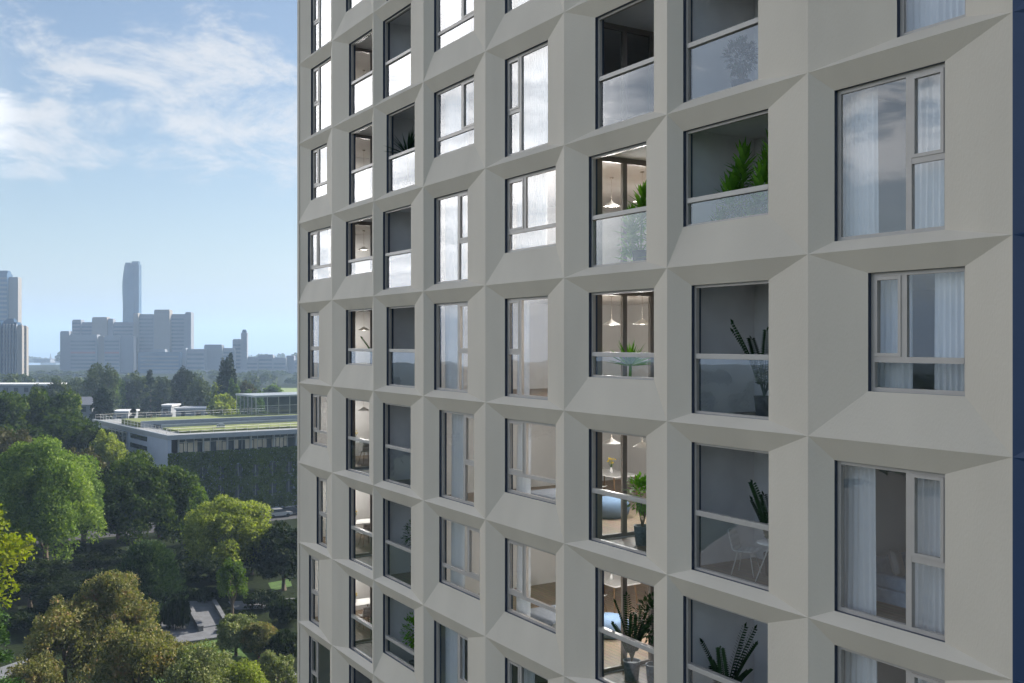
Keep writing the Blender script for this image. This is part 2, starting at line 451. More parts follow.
# ------------------------------------------------------------------ things inside the tower
COLN = {0: 'in leftmost building column', 1: 'in second building column', 2: 'in third building column',
        3: 'in fourth building column', 4: 'in fifth building column', 5: 'in sixth building column',
        6: 'in seventh building column', 7: 'in nearest window column'}
ROWN = {4: 'four storeys above skyline', 3: 'three storeys above skyline', 2: 'two storeys above skyline', 1: 'one storey above skyline', 0: 'level with skyline',
        -1: 'one storey below skyline', -2: 'two storeys below skyline', -3: 'three storeys below skyline', -4: 'four storeys below skyline'}
def inside(name, u, y, r, label, cat, group=None, rz=0.0, z=.12):
    p = local_world(u, y, L(r) + z)
    return empty(name, p, TOWER_ANG + rz, label, cat, group)

def curtain(c, r, fa, fb, side):
    """pleated sheer hung behind the glass from fraction fa to fb of the opening"""
    u0, u1, w0, w1 = ozone(c, r); w = u1 - u0
    a, b = u0 + w * fa, u0 + w * fb
    rr = random.Random(c * 100 + r * 7 + int(fa * 10)); n = max(24, int((b - a) / .012)); mz = 6
    z1 = L(r) + 2.68; z0 = L(r) + .16
    amp = [rr.uniform(.018, .04) for _ in range(40)]; ph = rr.uniform(0, 6); per = rr.uniform(.085, .12)
    P = []
    for j in range(mz + 1):
        fz = j / mz
        for i in range(n + 1):
            x = a + (b - a) * i / n
            k = int((x - a) / per) % 40
            y = .53 + amp[k] * (.55 + .45 * fz) * math.sin(2 * math.pi * (x - a) / per + ph + .5 * math.sin(3 * x + fz)) + .01 * math.sin(9 * x + 2 * fz)
            P.append((x - a, y - .53, z1 - (z1 - z0) * fz - L(r)))
    me_f = [(j*(n+1)+i, j*(n+1)+i+1, (j+1)*(n+1)+i+1, (j+1)*(n+1)+i) for j in range(mz) for i in range(n)]
    me = np_mesh('curtain', np.array(P), np.array(me_f), [M['curtain']], smooth=True)
    o = bpy.data.objects.new('curtain', me); link(o)
    o.location = local_world(a, .53, L(r)); o.rotation_euler = (0, 0, TOWER_ANG)
    tag(o, 'white sheer curtain %s %s, %s' % (side, COLN[c], ROWN[r]), 'curtain', 'sheer curtains behind the windows')

CUR = {(7, 2): [(-.1, .98, 'filling window')], (7, 1): [(-.14, .27, 'at left of window'), (.54, 1.0, 'at right of window')],
       (7, 0): [(-.1, .32, 'at left of window'), (.56, 1.0, 'at right of window')],
       (7, -1): [(-.14, .25, 'at left of window'), (.56, 1.0, 'at right of window')], (7, -2): [(-.14, .27, 'at left of window'), (.56, 1.0, 'at right of window')],
       (3, 3): [(0, .62, 'at left of window')], (3, 2): [(0, .6, 'at left of window'), (.7, 1, 'at right of window')],
       (3, 1): [(0, .62, 'at left of window'), (.74, 1, 'at right of window')], (3, 0): [(0, .55, 'at left of window')],
       (3, -1): [(.02, .40, 'at left of window'), (.78, 1, 'at right of window')], (3, -2): [(0, .34, 'at left of window'), (.72, 1, 'at right of window')],
       (3, -3): [(0, .55, 'at left of window'), (.75, 1, 'at right of window')],
       (4, 3): [(0, .9, 'filling window')], (4, 2): [(0, .98, 'filling window')], (4, 1): [(0, .6, 'at left of window')],
       (4, 0): [(0, .28, 'at left of window'), (.74, 1, 'at right of window')],
       (4, -1): [(.0, .28, 'at left of window'), (.88, 1, 'at right of window')], (4, -2): [(.0, .26, 'at left of window'), (.80, 1, 'at right of window')],
       (4, -3): [(0, .40, 'at left of window'), (.8, 1, 'at right of window')],
       (0, 4): [(0, 1, 'filling window')], (0, 3): [(0, .5, 'at left of window')], (0, 2): [(0, .9, 'filling window')], (0, 1): [(0, .5, 'at left of window')],
       (0, 0): [(0, .9, 'filling window')], (0, -2): [(0, .8, 'filling window')], (0, -3): [(0, .9, 'filling window')]}
for (c, r), lst in CUR.items():
    for fa, fb, side in lst: curtain(c, r, fa, fb, side)

# pendant lamps (lit in the photograph)
def pendant(u, y, r, label):
    t = inside('pendant_lamp', u, y, r, label, 'lamp', 'white pendant lamps hanging in lit rooms', z=2.72)
    a = MB(); a.tube([(0, 0, 0), (0, 0, -.62)], .006, 6); a.lathe([(.001, 0), (.05, 0), (.05, -.03), (.001, -.03)], n=12)
    a.build('cord', M['frame'], t)
    s = MB(); s.lathe([(.02, -.60), (.035, -.62), (.10, -.66), (.22, -.73), (.225, -.74), (.10, -.672), (.03, -.63)], n=24)
    s.build('lamp_shade', M['lamp_white'], t)
    b = MB(); b.lathe([(.001, -.675), (.05, -.68), (.075, -.71), (.05, -.74), (.001, -.75)], n=14)
    b.build('bulb', M['bulb'], t)
    l = bpy.data.lights.new('bulb_light', 'POINT'); l.energy = LAMP_W; l.color = (1, .97, .94); l.shadow_soft_size = .08
    o = bpy.data.objects.new('bulb_light', l); link(o, t); o.location = (0, 0, -.82)
LAMP_W = 68
for r in (1, 0, -1, -2):
    pendant(4*W + 1.9, 2.6, r, 'left white pendant lamp behind sixth column from left edge, ' + ROWN[r])
    pendant(4*W + 3.0, 2.7, r, 'right white pendant lamp behind sixth column from left edge, ' + ROWN[r])
for r in (3, 2, 1, 0, -1, -2, -3):
    LAMP_W = 30
    pendant(1.64, 2.0, r, 'white pendant lamp behind second column from left edge, ' + ROWN[r])

# plants
def plant_meshes(kind, h, seed):
    rr = random.Random(seed); V = []; Fc = []
    def leafq(p, d, up, ln, wd):
        d = d.normalized(); s = d.cross(up)
        if s.length < 1e-4: s = Vector((1, 0, 0))
        s.normalize(); i = len(V)
        V.extend([tuple(p), tuple(p + d * ln * .45 + s * wd), tuple(p + d * ln + Vector((0, 0, -.08 * ln))), tuple(p + d * ln * .45 - s * wd)])
        Fc.append((i, i+1, i+2, i+3))
    stems = MB()
    if kind == 'palm':
        for k in range(26):
            a = rr.uniform(0, 6.28); rad = rr.uniform(.1, .55) * h * .42; top = h * rr.uniform(.55, 1.0)
            pts = []
            for t in np.linspace(0, 1, 9):
                pts.append(Vector((math.cos(a) * rad * t ** 1.6, math.sin(a) * rad * t ** 1.6, .35 + (top - .35) * (t * 1.25 - .25 * t ** 3))))
            stems.tube(pts, [.010] * 4 + [.006] * 5, 5)
            for i in range(3, 9):
                d = (pts[i] - pts[i-1]).normalized(); sd = d.cross(Vector((0, 0, 1))).normalized()
                for sgn in (-1, 1):
                    for q in (0, .5):
                        p = pts[i] - (pts[i] - pts[i-1]) * q
                        leafq(p, d * .75 + sd * sgn + Vector((0, 0, rr.uniform(-.1, .5))), Vector((0, 0, 1)), rr.uniform(.24, .38), .034)
            leafq(pts[-1], d, Vector((1, 0, 0)), .3, .025)
    elif kind == 'cane':
        for k in range(5):
            a = k * 2.4 + rr.uniform(-.3, .3); rad = .10 + .07 * k * h * .5; top = h * (1 - .13 * k) - .35
            tip = Vector((math.cos(a) * rad, math.sin(a) * rad, top)); stems.tube([(0, 0, .35), tip * .5 + Vector((0, 0, .2)), tip], [.02, .018, .014], 6)
            for q in range(60):
                b = q * 2.4; el = 1.35 - 1.75 * q / 60 + rr.uniform(-.1, .1); d = Vector((math.cos(b) * math.cos(el), math.sin(b) * math.cos(el), math.sin(el)))
                leafq(tip - Vector((0, 0, .011 * q)), d, Vector((0, 0, 1)) if el < 1.2 else Vector((1, 0, 0)), rr.uniform(.34, .50), .05)
    elif kind == 'zz':
        for k in range(8):
            a = k * .9 + rr.uniform(-.2, .5); rad = rr.uniform(.45, 1.0) * h * .42; top = h * rr.uniform(.62, 1.0)
            pts = [Vector((math.cos(a) * rad * t ** 1.2, math.sin(a) * rad * t ** 1.2, .4 + (top - .4) * (1.15 * t - .15 * t * t))) for t in np.linspace(0, 1, 14)]
            stems.tube(pts, [.014 - .0008 * i for i in range(14)], 6)
            for i in range(3, 14):
                d = (pts[i] - pts[i-1]).normalized(); sd = d.cross(Vector((math.cos(a), math.sin(a), .2))).normalized()
                for sgn in (-1, 1):
                    for q in (0, .5):
                        leafq(pts[i] - (pts[i] - pts[i-1]) * q, d * .45 + sd * sgn, Vector((math.cos(a), math.sin(a), 1)), .15 * (1.15 - .035 * i), .036)
            leafq(pts[-1], d, Vector((1, 0, 0)), .14, .035)
    elif kind == 'spiky':
        for k in range(46):
            a = rr.uniform(0, 6.28); el = rr.uniform(.15, 1.4); ln = h * .48 * rr.uniform(.7, 1)
            p = Vector((0, 0, h * .55)); d = Vector((math.cos(a) * math.cos(el), math.sin(a) * math.cos(el), math.sin(el)))
            leafq(p, d, Vector((0, 0, 1)), ln, .030)
        stems.tube([(0, 0, .35), (0.02, 0, h * .56)], [.04, .03], 7)
    else:    # bushy
        for k in range(420):
            v = Vector((rr.gauss(0, 1), rr.gauss(0, 1), rr.gauss(0, 1))).normalized() * rr.uniform(.5, 1)
            p = Vector((v.x * h * .22, v.y * h * .22, h * .72 + v.z * h * .26))
            leafq(p, v + Vector((0, 0, rr.uniform(-.3, .6))), Vector((0, 0, 1)), rr.uniform(.09, .15), .035)
        for k in range(7):
            a = k * .9; stems.tube([(0, 0, .35), (math.cos(a) * h * .1, math.sin(a) * h * .1, h * .7)], [.014, .008], 5)
    return stems, np_mesh('foliage', np.array(V), np.array(Fc), [])
LV = {
 'palm': leaf('palm_leaf', [(.06, .17, .012), (.16, .38, .03), (.28, .55, .06)], .4, nscale=3),
 'dark': leaf('dark_leaf', [(.012, .03, .012), (.025, .06, .02), (.04, .09, .03)], .15, nscale=3),
 'mid': leaf('mid_leaf', [(.02, .07, .015), (.05, .14, .02), (.09, .2, .03)], .25, nscale=3)}
def plant(c, r, u, y, kind, h, col, potm, label, seed):
    t = inside('potted_plant', c * W + u, y, r, label, 'plant', 'potted plants standing in the loggias')
    st, fo = plant_meshes(kind, h, seed)
    st.build('stems', M['bark'] if kind == 'bushy' else LV[col], t)
    fo.materials.append(LV[col]); o = bpy.data.objects.new('foliage', fo); link(o, t)
    p = MB(); p.lathe([(.001, 0), (.15, 0), (.19, .40), (.20, .42), (.18, .42), (.17, .37), (.001, .37)], n=20)
    p.build('pot', M[potm], t)
plant(6, 1, .98, 1.0, 'cane', 2.30, 'palm', 'dpot', 'bright green palm, left of two above the handrail in seventh column', 1)
plant(6, 1, 1.66, 1.05, 'cane', 2.42, 'palm', 'dpot', 'bright green palm, right of two above the handrail in seventh column', 2)
plant(6, 0, 1.60, 1.0, 'zz', 1.85, 'dark', 'dpot', 'dark arching plant behind handrail in seventh column, level with skyline', 3)
plant(6, -1, 1.50, 1.35, 'zz', 1.95, 'dark', 'dpot', 'dark arching plant behind the small white loggia table', 4)
plant(6, -2, .62, .95, 'zz', 1.8, 'dark', 'dpot', 'dark arching plant in lowest loggia of seventh column', 5)
plant(6, 2, 1.05, .95, 'bushy', 1.25, 'dark', 'dpot', 'bushy plant showing through glass in top loggia of seventh column', 6)
plant(5, 1, 1.5, 1.0, 'cane', 1.95, 'palm', 'dpot', 'small green palm at right of sixth column loggia, above the glass balustrade', 7)
plant(5, 0, 1.18, .95, 'spiky', 1.62, 'palm', 'dpot', 'spiky green plant on loggia of sixth column, level with skyline', 8)
plant(5, -1, 1.5, 1.05, 'bushy', 1.55, 'palm', 'pot', 'bushy green plant in tall blue pot on loggia, one storey below skyline', 9)
plant(5, -2, 1.25, .95, 'zz', 1.75, 'dark', 'pot', 'dark plant in blue grey pot, left of two on lowest loggia of sixth column', 10)
plant(5, -2, 1.72, 1.2, 'bushy', 2.0, 'dark', 'pot', 'tall dark plant in blue grey pot, right of two on lowest loggia of sixth column', 11)
plant(2, 2, .95, .75, 'spiky', 2.3, 'dark', 'dpot', 'spiky dark plant above handrail in third column, two storeys above skyline', 12)
plant(2, -2, 1.15, .95, 'bushy', 1.9, 'mid', 'dpot', 'round bushy plant in third column, two storeys below skyline', 13)
plant(2, -3, 1.05, .95, 'bushy', 1.95, 'palm', 'dpot', 'bright leafy plant in third column, three storeys below skyline', 14)
plant(1, 0, 2.15, .9, 'zz', 1.6, 'mid', 'dpot', 'leafy plant half hidden in second column, level with skyline', 15)
plant(1, -3, 2.2, .9, 'bushy', 1.6, 'mid', 'dpot', 'leafy plant half hidden in second column, three storeys below skyline', 16)

# furniture
def chair(u, y, r, rz, label, legm='white'):
    t = inside('chair', u, y, r, label, 'chair', 'white shell chairs', rz)
    s = MB()
    n = 8
    for i in range(n):
        for j in range(n):
            def P(a, b):
                x = -.22 + .44 * a / n; q = b / n
                if q < .55: yy = -.21 + .42 * q / .55; zz = .45 - .02 * math.sin(q / .55 * math.pi) + .9 * abs(x) ** 3 * 4
                else: yy = .21 + .10 * (q - .55) / .45; zz = .46 + .38 * (q - .55) / .45; yy -= .8 * abs(x) ** 2 
                return (x * (1 - .25 * max(0, q - .7)), yy, zz)
            s.face([P(i, j), P(i+1, j), P(i+1, j+1), P(i, j+1)], smooth=True)
    so = s.build('seat_shell', M['white'], t)
    sm = so.modifiers.new('thick', 'SOLIDIFY'); sm.thickness = .018
    for sx in (-1, 1):
        for sy in (-1, 1):
            l = MB(); l.tube([(sx * .12, sy * .12, .43), (sx * .20, sy * .22, 0)], [.013, .009], 8); l.build('leg', M[legm], t)
    return t
def table(u, y, r, sx, sy, label, round_=False, h=.74):
    t = inside('dining_table' if not round_ else 'loggia_table', u, y, r, label, 'table')
    tp = MB()
    if round_: tp.lathe([(.001, h), (sx, h), (sx, h - .02), (.001, h - .02)], n=28)
    else: tp.box(-sx, sx, -sy, sy, h - .035, h)
    tp.build('tabletop', M['white'], t, bevel=0 if round_ else .006)
    for a in (-1, 1):
        for b in (-1, 1):
            l = MB()
            if round_: l.tube([(a * .05, b * .05, h - .02), (a * sx * .75, b * sx * .75, 0)], [.014, .010], 8)
            else: l.tube([(a * sx * .82, b * sy * .8, h - .03), (a * sx * .92, b * sy * .9, 0)], [.024, .016], 8)
            l.build('leg', M['white' if round_ else 'wicker'], t)
    return t
chair(6*W + 1.13, 1.0, -1, R(115), 'white chair standing on loggia floor beside the small round table', 'white')
table(6*W + 1.90, .95, -1, .32, .32, 'small round white table beside white chair on loggia', True)
for r in (-1, -2, -3):
    nm = ROWN[r]
    table(3*W + 3.1, 4.3, r, .85, .45, 'white dining table in lit room behind sixth column, ' + nm)
    chair(3*W + 3.5, 3.55, r, R(185), 'white shell chair before dining table behind sixth column, ' + nm, 'wicker')
    chair(3*W + 2.5, 3.55, r, R(172), 'left white shell chair at dining table behind sixth column, ' + nm, 'wicker')
for r in (-1, -2, -3):
    nm = ROWN[r]
    table(1.75, 1.75, r, .42, .62, 'white table in lit room behind second column, ' + nm)
    chair(2.55, 1.7, r, R(-90), 'white shell chair at table behind second column, ' + nm, 'wicker')
def vase(u, y, r, label):
    t = inside('flower_vase', u, y, r, label, 'vase', 'vases of yellow flowers on the tables', z=.86)
    v = MB(); v.lathe([(.001, 0), (.045, 0), (.055, .07), (.025, .14), (.03, .16)], n=14); v.build('vase', M['white'], t)
    f = MB(); rr = random.Random(int(u * 10) + r)
    s = MB()
    for i in range(12):
        x, yy, z = rr.uniform(-.1, .1), rr.uniform(-.1, .1), rr.uniform(.26, .40)
        s.tube([(0, 0, .12), (x, yy, z)], .004, 4)
        f.lathe([(.001, z + .03), (.022, z + .015), (.026, z), (.001, z - .01)], x, yy, 8)
    s.build('stems', LV['mid'], t); f.build('flowers', M['yellow'], t)
for r in (-1, -2): vase(3*W + 3.2, 4.3, r, 'vase of yellow flowers on dining table behind sixth column, ' + ROWN[r])
for r in (-1, -2, -3): vase(1.75, 1.6, r, 'vase of yellow flowers on table behind second column, ' + ROWN[r])
def pouf(u, y, r, label):
    t = MB(); t.lathe([(.001, 0), (.40, .0), (.50, .08), (.54, .22), (.50, .38), (.38, .46), (.18, .48), (.001, .48)], n=28)
    o = t.build('pouf', M['blue']); o.location = local_world(u, y, L(r) + .12)
    tag(o, label, 'pouf', 'blue poufs on the wooden floors')
for r in (-1, -2): pouf(4*W + 1.85, 2.55, r, 'round blue pouf on wooden floor inside balcony door, ' + ROWN[r])

def sofa(u, y, r, rz, fab, label, w=2.0):
    t = inside('sofa', u, y, r, label, 'sofa', None, rz)
    b = MB(); b.box(-w/2, w/2, -.42, .42, .14, .38); b.build('sofa_base', M[fab], t, bevel=.03)
    b = MB(); b.box(-w/2, w/2, .25, .45, .383, .80); b.build('backrest', M[fab], t, bevel=.05)
    for s in (-1, 1):
        b = MB(); x = s * (w/2 - .09); b.box(x - .09, x + .09, -.42, .247, .383, .60); b.build('armrest', M[fab], t, bevel=.04)
        b = MB(); cx = s * (w/4 - .05); b.box(cx - w/4 + .15, cx + w/4 - .06, -.40, .24, .384, .50); b.build('seat_cushion', M[fab], t, bevel=.04)
        for q in (-1, 1):
            b = MB(); b.tube([(s * (w/2 - .12), q * .32, .14), (s * (w/2 - .10), q * .34, 0)], [.025, .018], 8); b.build('leg', M['dpot'], t)
    return t
def cushion(u, y, z, r, rz, fab, label):
    m = MB(); n = 8
    for s in (-1, 1):
        for i in range(n):
            for j in range(n):
                def P(a, b):
                    x = -1 + 2 * a / n; q = -1 + 2 * b / n
                    return (x * .23, s * .075 * max(0, (1 - x ** 4) * (1 - q ** 4)) ** .6, q * .23)
                m.face([P(i, j), P(i+1, j), P(i+1, j+1), P(i, j+1)], smooth=True)
    o = m.build('cushion', M[fab]); o.location = local_world(u, y, L(r) + z); o.rotation_euler = (R(-18), R(12), TOWER_ANG + rz)
    tag(o, label, 'cushion', 'cushions on the sofa')
sofa(7*W + .72, 1.95, -1, R(90), 'bluegrey', 'blue grey sofa seen between curtains in nearest column, one storey below skyline', 1.9)
cushion(7*W + .62, 1.45, .84, -1, R(110), 'palefab', 'pale square cushion leaning on blue grey sofa, left of two')
cushion(7*W + .66, 1.95, .84, -1, R(70), 'greyfab', 'grey square cushion lying on blue grey sofa, right of two')
def bed(u, y, r, label):
    t = inside('bed', u, y, r, label, 'bed', 'beds behind the windows')
    b = MB(); b.box(-.95, .95, -.6, .5, .05, .35); b.build('bed_base', M['wicker'], t, bevel=.01)
    b = MB(); b.box(-.92, .92, -.58, .48, .352, .62); b.build('mattress', M['palefab'], t, bevel=.06)
    b = MB(); b.box(-.94, .40, -.60, .50, .50, .66); b.build('blanket', M['greyfab'], t, bevel=.05)
    for s in (-1, 1):
        b = MB(); b.box(.45, .85, s * .25 - .30, s * .25 + .12, .625, .76); b.build('pillow', M['palefab'], t, bevel=.06)
for r in (-1, -2): bed(4*W + 1.7, 1.24, r, 'bed with grey blanket behind window of fifth column, ' + ROWN[r])
#SPLIT
# ------------------------------------------------------------------ ground
def ground_mat():
    m, nt, out = mat_new('grass_ground')
    b = nt.nodes.new('ShaderNodeBsdfPrincipled'); b.inputs['Roughness'].default_value = .95; b.inputs['Specular IOR Level'].default_value = .1
    tc = nt.nodes.new('ShaderNodeTexCoord')
    n1 = nt.nodes.new('ShaderNodeTexNoise'); n1.inputs['Scale'].default_value = .05; n1.inputs['Detail'].default_value = 8
    n2 = nt.nodes.new('ShaderNodeTexNoise'); n2.inputs['Scale'].default_value = 2.2; n2.inputs['Detail'].default_value = 6
    for n in (n1, n2): nt.links.new(tc.outputs['Object'], n.inputs['Vector'])
    mx = nt.nodes.new('ShaderNodeMix'); mx.data_type = 'FLOAT'; mx.inputs[0].default_value = .5
    nt.links.new(n1.outputs['Fac'], mx.inputs[2]); nt.links.new(n2.outputs['Fac'], mx.inputs[3])
    cr = nt.nodes.new('ShaderNodeValToRGB'); e = cr.color_ramp.elements
    e[0].position = .36; e[0].color = (.007, .010, .005, 1); e[1].position = .66; e[1].color = (.028, .045, .010, 1)
    x = e.new(.5); x.color = (.014, .022, .007, 1)
    nt.links.new(mx.outputs[0], cr.inputs[0]); nt.links.new(cr.outputs[0], b.inputs['Base Color'])
    bp = nt.nodes.new('ShaderNodeBump'); bp.inputs['Strength'].default_value = .8; bp.inputs['Distance'].default_value = .15
    nt.links.new(n2.outputs['Fac'], bp.inputs['Height']); nt.links.new(bp.outputs[0], b.inputs['Normal'])
    nt.links.new(b.outputs[0], out.inputs[0])
    return m
M['ground'] = ground_mat()
rings = [0, 60, 120, 200, 320, 500, 800, 1100, 1400, 1800, 2400, 3200, 4500, 6500, 9000, 12000]
def terr(r, a=0.0):
    z = 0.0 if r < 1400 else -(r - 1400) * .0212
    return z
gv = []; na = 72
for r in rings:
    for k in range(na):
        a = 2 * math.pi * k / na
        gv.append((r * math.sin(a), r * math.cos(a), terr(r)))
gf = [(i*na+k, i*na+(k+1) % na, (i+1)*na+(k+1) % na, (i+1)*na+k) for i in range(len(rings)-1) for k in range(na)]
gf = [f[::-1] for f in gf]
o = bpy.data.objects.new('ground', np_mesh('ground', np.array(gv), np.array(gf), [M['ground']])); link(o); tag(o, kind='structure')
# distant low hills
M['hill'] = surf('wooded_hills', (.05, .075, .04), rough=1, var=.4, scale=.004)
hm = MB(); prev = None
rr = random.Random(5)
for k in range(60):
    px = -500 + k * 26
    X = bearing(px, 8200); top = terr(8200) + 30 + 22 * math.sin(k * .33) + rr.uniform(-5, 5) + (40 if 380 > px > -200 else 0)
    cur = ((X, 8000, terr(8000) - 5), (X, 8500, top), (X, 9800, terr(9800) - 10))
    if prev:
        hm.face([prev[0], cur[0], cur[1], prev[1]], smooth=True); hm.face([prev[1], cur[1], cur[2], prev[2]], smooth=True)
    prev = cur
tag(hm.build('hills', M['hill']), kind='structure')

def sheet(name, pts, z, mat, t=.0, kind='structure'):
    mb = MB()
    if t: mb.prism(pts, 0.001, z)
    else: mb.face([(p[0], p[1], z) for p in pts])
    return tag(mb.build(name, mat), kind=kind)
M['slab'] = surf('grey_paving', (.15, .155, .17), rough=.8, var=.18, scale=1.2, bump=.3, bscale=8)
M['asph'] = surf('asphalt', (.06, .062, .068), rough=.85, var=.2, scale=1.5, bump=.3, bscale=30)
M['lawn'] = surf('mown_lawn', (.06, .12, .018), rough=.95, var=.3, scale=1.2, bump=.6, bscale=18)
M['meadow'] = surf('pale_meadow', (.17, .22, .06), rough=.95, var=.3, scale=.08)
M['stone'] = surf('garden_stone', (.17, .165, .16), rough=.85, var=.2, scale=3, bump=.5, bscale=10)
def gp(px, py):       # ground point
    d = CAM_Z * F / (py - 341.5); return (bearing(px, d), d)
sheet('terrace', [gp(165, 602), gp(214, 601), gp(229, 636), gp(168, 645), gp(160, 625)], .06, M['slab'], .06)
sheet('path', [gp(228, 602), gp(300, 598), gp(300, 607), gp(236, 610)], .05, M['slab'], .05)
# the wide band of shade trees
_A = Vector((.846, .533)); _B = Vector((-.613, .791)); _C = Vector((-58.6, 169.5))
def orect(s0, s1, t0, t1): return [tuple(_C + _A * a + _B * b) for a, b in ((s0, t0), (s1, t0), (s1, t1), (s0, t1))]
M['plaza'] = surf('pale_plaza_paving', (.11, .105, .095), rough=.85, var=.2, scale=.4)
sheet('plaza', [(-26, -70), (-26, 24), (-80, 54), (-300, 54), (-300, -70)], .02, M['plaza'])
sheet('road', orect(-60, 90, -12.5, -6), .006, M['asph'])
sheet('pavement', orect(-60, 90, -5.9, -3.4), .12, M['slab'], .1)
sheet('lawn', [gp(150, 650), gp(235, 637), gp(262, 660), gp(262, 700), gp(150, 700)], .010, M['lawn'])
sheet('lawn', [gp(268, 583), gp(290, 579), gp(292, 586), gp(272, 591)], .010, M['lawn'])
sheet('path', [gp(0, 668), gp(30, 658), gp(34, 666), gp(0, 680)], .05, M['slab'], .05)
sheet('meadow', [gp(262, 388), gp(330, 388), gp(330, 396), gp(270, 396)], .010, M['meadow'])
# low stone walls beside the terrace
def lowwall(p, q, h, w, label):
    a = Vector((p[0], p[1], 0)); b = Vector((q[0], q[1], 0)); d = (b - a); ln = d.length; d.normalize()
    t = empty('garden_wall', a, math.atan2(d.y, d.x), label, 'wall')
    m = MB(); m.box(0, ln, -w/2, w/2, 0, h); m.build('wall', M['stone'], t, bevel=.02)
    m = MB(); m.box(-.04, ln + .04, -w/2 - .05, w/2 + .05, h + .001, h + .07); m.build('coping', M['slab'], t, bevel=.01)
lowwall(gp(190, 612), gp(201, 632), .55, .5, 'low stone wall crossing the grey terrace')
lowwall(gp(214, 604), gp(231, 634), .45, .35, 'low stone kerb wall on right side of the grey terrace')
lowwall(gp(168, 616), gp(186, 613), .5, .5, 'low stone wall on left side of the grey terrace')
lowwall(gp(247, 640), gp(272, 664), .6, .5, 'stone garden wall behind the olive shrub near the tower base')
lowwall(gp(284, 677), gp(297, 690), .9, .6, 'pale stone wall at the foot of the tower')

# ------------------------------------------------------------------ trees
LF = {
 'willow': leaf('willow_leaf', [(0.051, 0.093, 0.024), (0.144, 0.221, 0.047), (0.317, 0.393, 0.094)], .4),
 'oak': leaf('oak_leaf', [(0.013, 0.027, 0.004), (0.039, 0.071, 0.009), (0.118, 0.161, 0.019)], .4),
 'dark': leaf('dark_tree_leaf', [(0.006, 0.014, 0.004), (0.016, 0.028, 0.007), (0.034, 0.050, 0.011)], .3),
 'olive': leaf('olive_yellow_leaf', [(0.074, 0.105, 0.021), (0.221, 0.256, 0.055), (0.442, 0.467, 0.135)], .45),
 'acid': leaf('acid_green_leaf', [(0.105, 0.146, 0.007), (0.196, 0.233, 0.011), (0.314, 0.312, 0.019)], .5),
 'russet': leaf('russet_olive_leaf', [(0.054, 0.067, 0.024), (0.132, 0.143, 0.052), (0.238, 0.219, 0.096), (0.285, 0.164, 0.081)], .35, nscale=.7),
 'brown': leaf('reddish_leaf', [(0.035, 0.038, 0.014), (0.070, 0.064, 0.025), (0.108, 0.104, 0.035)], .25),
 'grey': leaf('grey_green_leaf', [(0.077, 0.099, 0.042), (0.178, 0.210, 0.085), (0.331, 0.326, 0.169)], .3, nscale=.8),
 'conif': leaf('conifer_needles', [(0.008, 0.019, 0.009), (0.018, 0.037, 0.017), (0.037, 0.061, 0.024)], .1),
 'yew': leaf('yew_needles', [(0.012, 0.030, 0.012), (0.040, 0.075, 0.026), (0.122, 0.173, 0.061)], .2),
 'bconif': leaf('bright_conifer_needles', [(0.024, 0.058, 0.012), (0.049, 0.106, 0.020), (0.081, 0.155, 0.029)], .2),
 'mid': leaf('mid_green_leaf', [(0.039, 0.076, 0.012), (0.094, 0.152, 0.026), (0.185, 0.256, 0.048)], .45),
 'far': leaf('far_tree_leaf', [(0.035, 0.053, 0.018), (0.064, 0.088, 0.025), (0.106, 0.131, 0.040)], .25, nscale=.06),
 'purple': leaf('purple_blossom', [(0.081, 0.024, 0.098), (0.179, 0.049, 0.203), (0.244, 0.098, 0.244)], .3),
}
def unit(a):
    return a / np.maximum(np.linalg.norm(a, axis=-1, keepdims=True), 1e-9)
def quads(P, D, S, ln, wd):
    """leaf quads: centre P, long axis D, side axis S"""
    n = len(P)
    ln = np.broadcast_to(np.asarray(ln, float).reshape(-1, 1), (n, 1)); wd = np.broadcast_to(np.asarray(wd, float).reshape(-1, 1), (n, 1))
    V = np.empty((n, 4, 3)); V[:, 0] = P - D * ln; V[:, 1] = P + S * wd; V[:, 2] = P + D * ln; V[:, 3] = P - S * wd
    return V.reshape(-1, 3)
